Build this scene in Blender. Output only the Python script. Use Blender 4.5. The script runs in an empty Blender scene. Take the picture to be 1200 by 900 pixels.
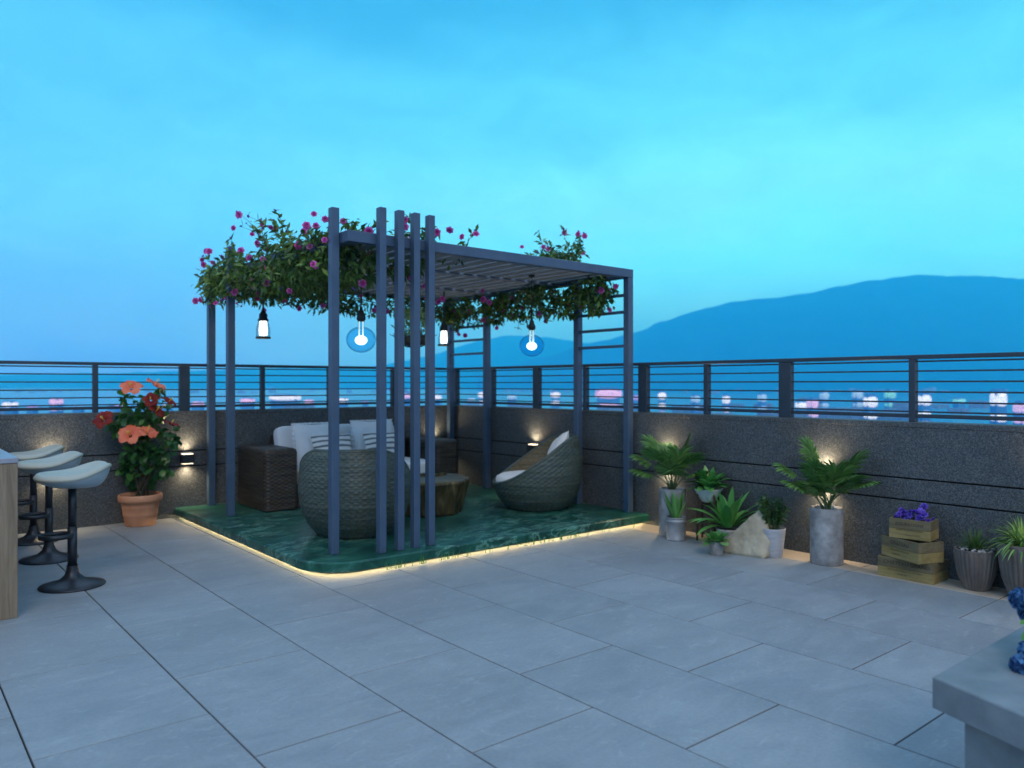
import bpy, math, random
from mathutils import Vector, Matrix, noise
R = math.radians
PI = math.pi
C = bpy.context.scene.collection
scn = bpy.context.scene
# ------------------------------------------------------------------ camera
YAW = R(39.5)
CAMH = 1.35
cd = bpy.data.cameras.new("camera")
cam = bpy.data.objects.new("camera", cd)
C.objects.link(cam)
cam.location = (0, 0, CAMH)
cam.rotation_euler = (R(90), 0, -YAW)
cd.sensor_width = 36.0
cd.lens = 27.18
cd.clip_start = 0.05
cd.clip_end = 40000
cd.dof.use_dof = True
cd.dof.focus_distance = 4.2
cd.dof.aperture_fstop = 1.9
scn.camera = cam
# ------------------------------------------------------------------ world
w = bpy.data.worlds.new("World")
scn.world = w
w.use_nodes = True
wt = w.node_tree
for n in list(wt.nodes):
    wt.nodes.remove(n)
def wn(t, **k):
    n = wt.nodes.new(t)
    for a, b in k.items():
        setattr(n, a, b)
    return n
SUN_EL, SUN_AZ = 42.0, -150.0    # sun azimuth measured in the xy plane from +X
wo = wn('ShaderNodeOutputWorld')
sky = wn('ShaderNodeTexSky', sky_type='NISHITA')
sky.sun_disc = False
sky.sun_elevation = R(4)
sky.sun_rotation = R(90 - SUN_AZ)
sky.altitude = 30
sky.air_density = 1.0
sky.dust_density = 0.0
sky.ozone_density = 8.0
bgs = wn('ShaderNodeBackground')
bgs.inputs['Strength'].default_value = 0.05
wt.links.new(sky.outputs[0], bgs.inputs['Color'])
tc = wn('ShaderNodeTexCoord')
sep = wn('ShaderNodeSeparateXYZ')
wt.links.new(tc.outputs['Generated'], sep.inputs[0])
# soft cloud wobble added to the height used for the ramp
nz = wn('ShaderNodeTexNoise')
nz.inputs['Scale'].default_value = 3.2
nz.inputs['Detail'].default_value = 5
nz.inputs['Roughness'].default_value = 0.5
mp = wn('ShaderNodeMapping')
mp.inputs['Scale'].default_value = (1, 1, 2.2)
wt.links.new(tc.outputs['Generated'], mp.inputs[0])
wt.links.new(mp.outputs[0], nz.inputs['Vector'])
ma = wn('ShaderNodeMath', operation='MULTIPLY_ADD')
ma.inputs[1].default_value = 0.16
wt.links.new(nz.outputs['Fac'], ma.inputs[0])
sb = wn('ShaderNodeMath', operation='SUBTRACT')
sb.inputs[1].default_value = 0.08
wt.links.new(sep.outputs['Z'], ma.inputs[2])
wt.links.new(ma.outputs[0], sb.inputs[0])
def ramp(stops):
    r = wn('ShaderNodeValToRGB')
    r.color_ramp.interpolation = 'EASE'
    el = r.color_ramp.elements
    el[0].position, el[0].color = stops[0][0], (*stops[0][1], 1)
    el[1].position, el[1].color = stops[-1][0], (*stops[-1][1], 1)
    for p, c in stops[1:-1]:
        e = el.new(p)
        e.color = (*c, 1)
    wt.links.new(sb.outputs[0], r.inputs[0])
    return r
ZEN = (0.46, 0.74, 1.10)
rr = ramp([(0.0, (.04, .85, 6.2)), (.12, (.13, 1.30, 3.0)), (.24, (.18, 1.04, 1.45)), (.34, (.11, .70, .90)), (.46, (.05, .40, .64)), (.64, ZEN), (1, ZEN)])
rl = ramp([(0.0, (.08, .44, 6.0)), (.08, (.12, .62, 3.2)), (.20, (.13, .74, 1.6)), (.34, (.10, .58, .92)), (.46, (.05, .38, .64)), (.64, ZEN), (1, ZEN)])
# left-to-right blend over the view (direction to the left of the view axis is bluer)
dt = wn('ShaderNodeVectorMath', operation='DOT_PRODUCT')
dt.inputs[1].default_value = (math.cos(YAW), -math.sin(YAW), 0)
wt.links.new(tc.outputs['Generated'], dt.inputs[0])
mr = wn('ShaderNodeMapRange', interpolation_type='SMOOTHSTEP')
mr.inputs['From Min'].default_value = -0.5
mr.inputs['From Max'].default_value = 0.08
wt.links.new(dt.outputs['Value'], mr.inputs['Value'])
mx = wn('ShaderNodeMix', data_type='RGBA')
wt.links.new(mr.outputs[0], mx.inputs['Factor'])
wt.links.new(rl.outputs[0], mx.inputs[6])
wt.links.new(rr.outputs[0], mx.inputs[7])
# far side of the sky (behind the viewpoint) is the same pale dusk grey-blue as the zenith
df = wn('ShaderNodeVectorMath', operation='DOT_PRODUCT')
df.inputs[1].default_value = (math.sin(YAW), math.cos(YAW), 0)
wt.links.new(tc.outputs['Generated'], df.inputs[0])
mf = wn('ShaderNodeMapRange', interpolation_type='SMOOTHSTEP')
mf.inputs['From Min'].default_value = 0.15
mf.inputs['From Max'].default_value = 0.62
wt.links.new(df.outputs['Value'], mf.inputs['Value'])
mx2 = wn('ShaderNodeMix', data_type='RGBA')
wt.links.new(mf.outputs[0], mx2.inputs['Factor'])
mx2.inputs[6].default_value = (.42, .68, 1.02, 1)
wt.links.new(mx.outputs[2], mx2.inputs[7])
nz2 = wn('ShaderNodeTexNoise')
nz2.inputs['Scale'].default_value = 7.5
nz2.inputs['Detail'].default_value = 7
nz2.inputs['Roughness'].default_value = 0.62
nz2.inputs['Distortion'].default_value = 0.8
wt.links.new(mp.outputs[0], nz2.inputs['Vector'])
cr2 = wn('ShaderNodeMapRange')
cr2.inputs['From Min'].default_value = .3
cr2.inputs['From Max'].default_value = .7
cr2.inputs['To Min'].default_value = .90
cr2.inputs['To Max'].default_value = 1.09
wt.links.new(nz2.outputs['Fac'], cr2.inputs['Value'])
bg = wn('ShaderNodeBackground')
sm = wn('ShaderNodeMath', operation='MULTIPLY')
sm.inputs[1].default_value = 0.90
wt.links.new(cr2.outputs[0], sm.inputs[0])
wt.links.new(sm.outputs[0], bg.inputs['Strength'])
wt.links.new(mx2.outputs[2], bg.inputs['Color'])
ad = wn('ShaderNodeAddShader')
wt.links.new(bg.outputs[0], ad.inputs[0])
wt.links.new(bgs.outputs[0], ad.inputs[1])
wt.links.new(ad.outputs[0], wo.inputs['Surface'])
# ------------------------------------------------------------------ sun (soft dusk light)
sl = bpy.data.lights.new("sun", 'SUN')
sl.energy = 0.75
sl.angle = R(25)
sl.color = (1.0, 0.94, 0.90)
so = bpy.data.objects.new("sun", sl)
C.objects.link(so)
az = R(-120)
sd = Vector((math.cos(az) * math.cos(R(SUN_EL)), math.sin(az) * math.cos(R(SUN_EL)), math.sin(R(SUN_EL))))
so.rotation_euler = sd.to_track_quat('Z', 'Y').to_euler()
# ------------------------------------------------------------------ colour management / render
scn.view_settings.view_transform = 'Standard'
scn.view_settings.look = 'None'
scn.view_settings.exposure = 0.30
scn.view_settings.gamma = 1.0
scn.view_settings.use_curve_mapping = False
scn.render.engine = 'CYCLES'
cy = scn.cycles
cy.use_denoising = True
cy.max_bounces = 7
cy.diffuse_bounces = 3
cy.glossy_bounces = 3
cy.transmission_bounces = 5
cy.transparent_max_bounces = 12
cy.volume_bounces = 3
cy.caustics_reflective = False
cy.caustics_refractive = False
cy.sample_clamp_indirect = 4
# ------------------------------------------------------------------ material helpers
def newmat(name):
    m = bpy.data.materials.new(name)
    m.use_nodes = True
    nt = m.node_tree
    b = nt.nodes['Principled BSDF']
    return m, nt, b
def setp(b, rough=.5, metal=0, spec=.5):
    b.inputs['Roughness'].default_value = rough
    b.inputs['Metallic'].default_value = metal
    b.inputs['Specular IOR Level'].default_value = spec
def node(nt, t, **k):
    n = nt.nodes.new(t)
    for a, v in k.items():
        setattr(n, a, v)
    return n
def crange(nt, src, stops, interp='LINEAR'):
    r = node(nt, 'ShaderNodeValToRGB')
    r.color_ramp.interpolation = interp
    el = r.color_ramp.elements
    el[0].position, el[0].color = stops[0][0], (*stops[0][1], 1)
    el[1].position, el[1].color = stops[-1][0], (*stops[-1][1], 1)
    for p, c in stops[1:-1]:
        e = el.new(p)
        e.color = (*c, 1)
    nt.links.new(src, r.inputs[0])
    return r.outputs[0]
def nse(nt, scale, detail=4, rough=.55, vec=None, dist=0.0, stretch=None, coord='Object'):
    n = node(nt, 'ShaderNodeTexNoise')
    n.inputs['Scale'].default_value = scale
    n.inputs['Detail'].default_value = detail
    n.inputs['Roughness'].default_value = rough
    n.inputs['Distortion'].default_value = dist
    if vec is None:
        t = node(nt, 'ShaderNodeTexCoord')
        vec = t.outputs[coord]
    if stretch:
        mpp = node(nt, 'ShaderNodeMapping')
        mpp.inputs['Scale'].default_value = stretch
        nt.links.new(vec, mpp.inputs[0])
        vec = mpp.outputs[0]
    nt.links.new(vec, n.inputs['Vector'])
    return n.outputs['Fac']
def bump(nt, b, src, strength=.3, dist=.01):
    bp = node(nt, 'ShaderNodeBump')
    bp.inputs['Strength'].default_value = strength
    bp.inputs['Distance'].default_value = dist
    nt.links.new(src, bp.inputs['Height'])
    nt.links.new(bp.outputs[0], b.inputs['Normal'])
def noisy(name, c0, c1, scale=8, rough=.6, metal=0, bs=0.0, bscale=None, detail=4, spec=.5, stretch=None, bd=.01):
    m, nt, b = newmat(name)
    f = nse(nt, scale, detail, stretch=stretch)
    nt.links.new(crange(nt, f, [(.3, c0), (.7, c1)]), b.inputs['Base Color'])
    setp(b, rough, metal, spec)
    if bs:
        bump(nt, b, nse(nt, bscale or scale * 4, 4, stretch=stretch), bs, bd)
    return m
def emis(name, col, strength):
    m, nt, b = newmat(name)
    b.inputs['Base Color'].default_value = (.8, .8, .8, 1)
    b.inputs['Emission Color'].default_value = (*col, 1)
    b.inputs['Emission Strength'].default_value = strength
    return m
M = {}
# paving: per-slab tone, cloudy streaks, fine grain
def paving(name, ca, cb):
    m, nt, b = newmat(name)
    g = node(nt, 'ShaderNodeNewGeometry')
    tco = node(nt, 'ShaderNodeTexCoord')
    off = node(nt, 'ShaderNodeVectorMath', operation='MULTIPLY_ADD')
    cx = node(nt, 'ShaderNodeCombineXYZ')
    mm = node(nt, 'ShaderNodeMath', operation='MULTIPLY'); mm.inputs[1].default_value = 37.0
    nt.links.new(g.outputs['Random Per Island'], mm.inputs[0])
    for k in range(3):
        nt.links.new(mm.outputs[0], cx.inputs[k])
    off.inputs[1].default_value = (1, 1, 1)
    nt.links.new(tco.outputs['Object'], off.inputs[0]); nt.links.new(cx.outputs[0], off.inputs[2])
    f1 = nse(nt, 2.2, 9, .70, vec=off.outputs[0], dist=1.2, stretch=(.8, 2.0, 1))
    f2 = nse(nt, 60, 3, .6, vec=off.outputs[0])
    c = crange(nt, f1, [(.28, ca), (.5, tuple((x + y) / 2 for x, y in zip(ca, cb))), (.72, cb)])
    mix = node(nt, 'ShaderNodeMix', data_type='RGBA', blend_type='MULTIPLY'); mix.inputs[0].default_value = .35
    nt.links.new(c, mix.inputs[6])
    nt.links.new(crange(nt, f2, [(.3, (.72, .72, .72)), (.6, (1, 1, 1))]), mix.inputs[7])
    mix2 = node(nt, 'ShaderNodeMix', data_type='RGBA', blend_type='MULTIPLY'); mix2.inputs[0].default_value = 1
    nt.links.new(mix.outputs[2], mix2.inputs[6])
    nt.links.new(crange(nt, g.outputs['Random Per Island'], [(0, (.90, .90, .90)), (1, (1, 1, 1))]), mix2.inputs[7])
    f3 = nse(nt, 5.0, 9, .78, vec=off.outputs[0], dist=2.2, stretch=(1, 1.6, 1))
    mix3 = node(nt, 'ShaderNodeMix', data_type='RGBA', blend_type='MIX')
    sc_ = crange(nt, f3, [(.56, (0, 0, 0)), (.63, (.22, .22, .22)), (.68, (.05, .05, .05))])
    nt.links.new(sc_, mix3.inputs[0]); nt.links.new(mix2.outputs[2], mix3.inputs[6]); mix3.inputs[7].default_value = (.52, .55, .56, 1)
    f4 = nse(nt, .9, 5, .6, vec=tco.outputs['Object'])
    mix4 = node(nt, 'ShaderNodeMix', data_type='RGBA', blend_type='MULTIPLY'); mix4.inputs[0].default_value = 1
    nt.links.new(mix3.outputs[2], mix4.inputs[6]); nt.links.new(crange(nt, f4, [(.35, (.86, .87, .88)), (.6, (1, 1, 1))]), mix4.inputs[7])
    nt.links.new(mix4.outputs[2], b.inputs['Base Color'])
    rg = node(nt, 'ShaderNodeMapRange'); rg.inputs['To Min'].default_value = .38; rg.inputs['To Max'].default_value = .62
    nt.links.new(f1, rg.inputs['Value']); nt.links.new(rg.outputs[0], b.inputs['Roughness'])
    b.inputs['Specular IOR Level'].default_value = .4
    bump(nt, b, f2, .12, .003)
    return m
M['paving'] = paving('paving_stone', (.235, .268, .290), (.335, .366, .385))
M['warm_lit_border'] = paving('warm_lit_border_stone', (.42, .36, .28), (.52, .45, .36))  # warm light along the wall foot is put into this beige tile colour
M['joint'] = noisy('joint', (.006, .007, .008), (.012, .013, .014), 30, .95)
def granite():
    m, nt, b = newmat('speckled_granite')
    t = node(nt, 'ShaderNodeTexCoord')
    v = node(nt, 'ShaderNodeTexVoronoi'); v.inputs['Scale'].default_value = 130
    nt.links.new(t.outputs['Object'], v.inputs['Vector'])
    sp = node(nt, 'ShaderNodeSeparateColor'); nt.links.new(v.outputs['Color'], sp.inputs[0])
    c = crange(nt, sp.outputs[0], [(0, (.040, .047, .052)), (.45, (.074, .084, .090)), (.78, (.108, .119, .125)), (.97, (.145, .162, .172))])
    big = nse(nt, 1.3, 5)
    mix = node(nt, 'ShaderNodeMix', data_type='RGBA', blend_type='MULTIPLY'); mix.inputs[0].default_value = 1
    nt.links.new(c, mix.inputs[6])
    nt.links.new(crange(nt, big, [(.3, (.64, .65, .66)), (.7, (1, 1, 1))]), mix.inputs[7])
    nt.links.new(mix.outputs[2], b.inputs['Base Color'])
    setp(b, .55, 0, .4)
    bump(nt, b, sp.outputs[0], .35, .004)
    return m
M['granite'] = granite()
M['rail'] = noisy('painted_steel_dark', (.026, .042, .062), (.036, .054, .076), 12, .42, .2)
M['pergola'] = noisy('painted_steel_blue_grey', (.048, .088, .150), (.066, .110, .176), 6, .40, .15, .05, 160)
M['slat'] = noisy('grey_slats', (.17, .21, .26), (.24, .28, .33), 8, .6, stretch=(6, .6, 6), bs=.2, bscale=60)
def marble():
    m, nt, b = newmat('green_marble')
    t = node(nt, 'ShaderNodeTexCoord')
    f = nse(nt, 2.6, 9, .72, vec=t.outputs['Object'], dist=1.2)
    c = crange(nt, f, [(.25, (.003, .020, .018)), (.45, (.008, .052, .040)), (.6, (.015, .10, .07)), (.78, (.03, .15, .11))])
    ridge = nse(nt, 3.0, 8, .70, vec=t.outputs['Object'], dist=.7, stretch=(.8, 1.7, 1))
    a1 = node(nt, 'ShaderNodeMath', operation='SUBTRACT'); a1.inputs[1].default_value = .5; nt.links.new(ridge, a1.inputs[0])
    a2 = node(nt, 'ShaderNodeMath', operation='ABSOLUTE'); nt.links.new(a1.outputs[0], a2.inputs[0])
    msk = nse(nt, 1.1, 3, .5, vec=t.outputs['Object'])
    vein = crange(nt, a2.outputs[0], [(0, (.9, .9, .9)), (.010, (.30, .30, .30)), (.030, (0, 0, 0))])
    mk = crange(nt, msk, [(.38, (0, 0, 0)), (.6, (1, 1, 1))])
    mu = node(nt, 'ShaderNodeMix', data_type='RGBA', blend_type='MULTIPLY'); mu.inputs[0].default_value = 1
    nt.links.new(vein, mu.inputs[6]); nt.links.new(mk, mu.inputs[7])
    mix = node(nt, 'ShaderNodeMix', data_type='RGBA')
    nt.links.new(mu.outputs[2], mix.inputs[0]); nt.links.new(c, mix.inputs[6]); mix.inputs[7].default_value = (.20, .44, .35, 1)
    nt.links.new(mix.outputs[2], b.inputs['Base Color'])
    setp(b, .33, 0, .3)
    bump(nt, b, nse(nt, 40, 3), .08, .004)
    return m
M['marble'] = marble()
def wicker(name, dark, light, rows=42.0):
    m, nt, b = newmat(name)
    t = node(nt, 'ShaderNodeTexCoord')
    f = nse(nt, 1.0, 3, .6, vec=t.outputs['Object'], stretch=(3, 3, rows))
    f2 = nse(nt, 45, 3, .6, vec=t.outputs['Object'])
    c = crange(nt, f, [(.3, dark), (.7, light)])
    mix = node(nt, 'ShaderNodeMix', data_type='RGBA', blend_type='MULTIPLY'); mix.inputs[0].default_value = .8
    nt.links.new(c, mix.inputs[6]); nt.links.new(crange(nt, f2, [(.3, (.5, .5, .5)), (.65, (1, 1, 1))]), mix.inputs[7])
    nt.links.new(mix.outputs[2], b.inputs['Base Color'])
    setp(b, .5, 0, .4)
    bump(nt, b, f2, .3, .004)
    return m
M['wicker_grey'] = wicker('grey_green_wicker', (.042, .062, .054), (.105, .135, .115))
M['wicker_tan'] = wicker('tan_wicker', (.11, .095, .055), (.22, .19, .12))
M['wicker_brown'] = wicker('dark_brown_wicker', (.010, .008, .006), (.075, .060, .045), 60)
def fabric(name, c0, c1, sc=3):
    m, nt, b = newmat(name)
    f = nse(nt, sc, 4)
    nt.links.new(crange(nt, f, [(.3, c0), (.7, c1)]), b.inputs['Base Color'])
    setp(b, .9, 0, .1)
    b.inputs['Sheen Weight'].default_value = .2
    bump(nt, b, nse(nt, 220, 2), .15, .002)
    return m
M['cushion'] = fabric('grey_white_fabric', (.56, .62, .68), (.64, .70, .76))
M['white_cushion'] = fabric('white_fabric', (.66, .66, .65), (.74, .74, .73))
def striped():
    m, nt, b = newmat('striped_fabric')
    t = node(nt, 'ShaderNodeTexCoord')
    wv = node(nt, 'ShaderNodeTexWave', wave_type='BANDS', bands_direction='Y')
    wv.inputs['Scale'].default_value = 5.4
    wv.inputs['Distortion'].default_value = 1.6
    wv.inputs['Detail'].default_value = 3
    wv.inputs['Detail Scale'].default_value = 1.4
    nt.links.new(t.outputs['Object'], wv.inputs['Vector'])
    nt.links.new(crange(nt, wv.outputs['Fac'], [(.0, (.10, .12, .15)), (.22, (.22, .25, .28)), (.40, (.62, .64, .65)), (1, (.70, .71, .72))]), b.inputs['Base Color'])
    setp(b, .9, 0, .1)
    return m
M['striped'] = striped()
M['leather'] = noisy('pale_seat_leather', (.34, .36, .30), (.42, .44, .38), 5, .5, bs=.1, bscale=90)
M['shell'] = noisy('pale_blue_shell', (.38, .44, .47), (.44, .50, .53), 3, .35)
M['stool_metal'] = noisy('dark_stool_metal', (.035, .040, .048), (.055, .060, .070), 5, .38, .6)
def wood(name, a, bb, stretch=(14, 14, 1.0), rough=.6):
    m, nt, b = newmat(name)
    f = nse(nt, 2.2, 7, .65, dist=1.0, stretch=stretch)
    nt.links.new(crange(nt, f, [(.25, a), (.5, tuple((x + y) / 2 for x, y in zip(a, bb))), (.75, bb)]), b.inputs['Base Color'])
    setp(b, rough, 0, .35)
    bump(nt, b, f, .3, .004)
    return m
M['counter_wood'] = wood('counter_wood', (.13, .095, .062), (.33, .25, .17))
M['counter_top'] = noisy('counter_stone', (.24, .25, .30), (.32, .33, .38), 6, .3)
def cratemat(name, lo, hi):
    m, nt, b = newmat(name)
    f = nse(nt, 2.0, 7, .7, dist=.8, stretch=(9, 1.4, 16))
    t = node(nt, 'ShaderNodeTexCoord')
    g = nse(nt, 5, 4, .6)
    mix = node(nt, 'ShaderNodeMix', data_type='RGBA', blend_type='MULTIPLY'); mix.inputs[0].default_value = .6
    nt.links.new(crange(nt, f, [(.3, lo), (.7, hi)]), mix.inputs[6])
    nt.links.new(crange(nt, g, [(.3, (.55, .55, .55)), (.65, (1, 1, 1))]), mix.inputs[7])
    nt.links.new(mix.outputs[2], b.inputs['Base Color'])
    setp(b, .75, 0, .2)
    bump(nt, b, f, .3, .003)
    return m
M['crate_light'] = cratemat('crate_plank_light', (.20, .15, .055), (.38, .30, .13))
M['crate_mid'] = cratemat('crate_plank_worn', (.11, .09, .05), (.23, .19, .11))
M['ink'] = noisy('faded_stencil_ink', (.02, .016, .012), (.045, .035, .025), 30, .8)
M['bronze'] = None
def bronze():
    m, nt, b = newmat('dark_gilded_bronze')
    f = nse(nt, 3.0, 5, .6, dist=.8, stretch=(3, 3, .5))
    nt.links.new(crange(nt, f, [(.3, (.02, .017, .008)), (.5, (.085, .07, .03)), (.72, (.26, .21, .10))]), b.inputs['Base Color'])
    setp(b, .38, .55, .5)
    bump(nt, b, nse(nt, 9, 5, stretch=(3, 3, .5)), .6, .03)
    return m
M['bronze'] = bronze()
M['table_top'] = noisy('brown_gilt_top', (.07, .05, .025), (.15, .11, .055), 5, .45, .25)
M['concrete'] = noisy('grey_concrete', (.17, .175, .18), (.36, .37, .38), 14, .8, bs=.3, bscale=50)
M['concrete_light'] = noisy('pale_grey_pot', (.34, .35, .38), (.44, .45, .48), 9, .7, bs=.2, bscale=60, stretch=(1, 1, 5))
M['zinc'] = noisy('galvanised_zinc', (.20, .22, .24), (.34, .36, .38), 12, .55, .2)
M['white_pot'] = noisy('white_glazed_pot', (.50, .54, .56), (.58, .62, .63), 4, .35)
M['terracotta'] = noisy('terracotta', (.42, .19, .10), (.56, .28, .16), 7, .8, bs=.2, bscale=70)
M['brown_pot'] = noisy('brown_ribbed_clay', (.085, .07, .062), (.19, .16, .14), 10, .8, bs=.3, bscale=50, stretch=(1, 1, .35))
M['soil'] = noisy('soil', (.012, .009, .006), (.035, .026, .018), 40, .95, bs=.5, bscale=90)
M['pebble'] = noisy('pebble', (.28, .27, .25), (.6, .58, .55), 9, .7)
M['dark_wood'] = wood('dark_stand_wood', (.035, .022, .014), (.08, .055, .035))
M['rock'] = noisy('sandstone_rock', (.25, .21, .14), (.50, .45, .34), 5, .85, bs=.5, bscale=14, detail=9, bd=.03)
M['block'] = noisy('tan_stone_block', (.42, .34, .21), (.52, .44, .29), 12, .8, bs=.2)
M['bench'] = noisy('grey_bench_stone', (.125, .15, .165), (.215, .24, .255), 7, .6, bs=.15, bscale=120, detail=8)
M['black'] = noisy('matt_black', (.010, .010, .012), (.02, .02, .022), 10, .45)
M['brown_trim'] = noisy('bronze_brown_ring', (.05, .035, .02), (.09, .06, .04), 10, .4, .5)
M['bark'] = noisy('stem_bark', (.06, .05, .025), (.13, .10, .06), 20, .8)
M['stem'] = noisy('green_stem', (.05, .09, .02), (.10, .15, .05), 20, .6)
def leafmat(name, lo, hi, rough=.45, trans=.25, spec=.45):
    m, nt, b = newmat(name)
    g = node(nt, 'ShaderNodeNewGeometry')
    nt.links.new(crange(nt, g.outputs['Random Per Island'], [(0, lo), (.6, tuple((x + y) / 2 for x, y in zip(lo, hi))), (1, hi)]), b.inputs['Base Color'])
    setp(b, rough, 0, spec)
    tr = node(nt, 'ShaderNodeBsdfTranslucent')
    nt.links.new(b.inputs['Base Color'].links[0].from_socket, tr.inputs[0])
    ms = node(nt, 'ShaderNodeMixShader'); ms.inputs[0].default_value = trans
    nt.links.new(b.outputs[0], ms.inputs[1]); nt.links.new(tr.outputs[0], ms.inputs[2])
    nt.links.new(ms.outputs[0], nt.nodes['Material Output'].inputs['Surface'])
    return m
M['vine'] = leafmat('vine_leaf', (.020, .060, .012), (.19, .32, .06))
M['palm'] = leafmat('palm_leaf', (.04, .14, .03), (.20, .38, .10))
M['hosta'] = leafmat('broad_leaf', (.03, .20, .03), (.24, .60, .16), .28)
M['bright'] = leafmat('bright_leaf', (.07, .24, .05), (.22, .46, .14), .35)
M['snake'] = leafmat('snake_leaf', (.07, .26, .06), (.26, .50, .16), .35)
M['zz'] = leafmat('small_dark_leaf', (.02, .07, .02), (.07, .16, .045), .4)
M['agave'] = leafmat('agave_leaf', (.05, .12, .02), (.11, .20, .05), .5)
M['spider'] = leafmat('spider_leaf', (.10, .24, .04), (.30, .46, .16), .45)
M['hibleaf'] = leafmat('hibiscus_leaf', (.015, .075, .018), (.07, .21, .04), .35)
M['pale_leaf'] = leafmat('pale_green_leaf', (.24, .38, .10), (.50, .62, .26), .5)
M['pink'] = leafmat('pink_petal', (.62, .08, .38), (.85, .22, .58), .6, .3, .2)
M['mauve'] = leafmat('purple_bud', (.16, .07, .35), (.28, .13, .5), .6, .2, .2)
M['coral'] = leafmat('coral_petal', (.80, .17, .09), (.92, .28, .16), .55, .3, .2)
M['darkred'] = leafmat('dark_red_petal', (.16, .012, .01), (.26, .03, .02), .55, .2, .2)
M['yellow'] = noisy('yellow_stamen', (.75, .5, .06), (.85, .62, .1), 20, .6)
M['violet'] = leafmat('violet_petal', (.07, .03, .34), (.20, .13, .66), .6, .25, .2)
M['blue'] = leafmat('blue_floret', (.002, .014, .09), (.10, .27, .52), .6, .25, .2)
def glass(name, tint, gl=.12):
    m, nt, b = newmat(name)
    nt.nodes.remove(b)
    tr = node(nt, 'ShaderNodeBsdfTransparent'); tr.inputs[0].default_value = (*tint, 1)
    gs = node(nt, 'ShaderNodeBsdfGlossy'); gs.inputs['Roughness'].default_value = .03
    lw = node(nt, 'ShaderNodeLayerWeight'); lw.inputs['Blend'].default_value = gl
    ms = node(nt, 'ShaderNodeMixShader')
    mq = node(nt, 'ShaderNodeMath', operation='MULTIPLY'); mq.inputs[1].default_value = .35; nt.links.new(lw.outputs['Fresnel'], mq.inputs[0]); nt.links.new(mq.outputs[0], ms.inputs[0]); nt.links.new(tr.outputs[0], ms.inputs[1]); nt.links.new(gs.outputs[0], ms.inputs[2])
    nt.links.new(ms.outputs[0], nt.nodes['Material Output'].inputs['Surface'])
    return m
M['blue_glass'] = glass('blue_bulb_glass', (.55, .84, .96))
M['clear_glass'] = glass('clear_glass', (.90, .94, .96))
M['lamp_white'] = emis('lit_bulb', (1, .97, .90), 2.6)
M['filament'] = emis('lit_filament', (1, .80, .50), .9)
M['lamp_warm'] = emis('warm_lens', (1, .80, .52), 2.6)
M['led'] = emis('warm_led_strip', (1, .76, .38), 19)
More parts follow.
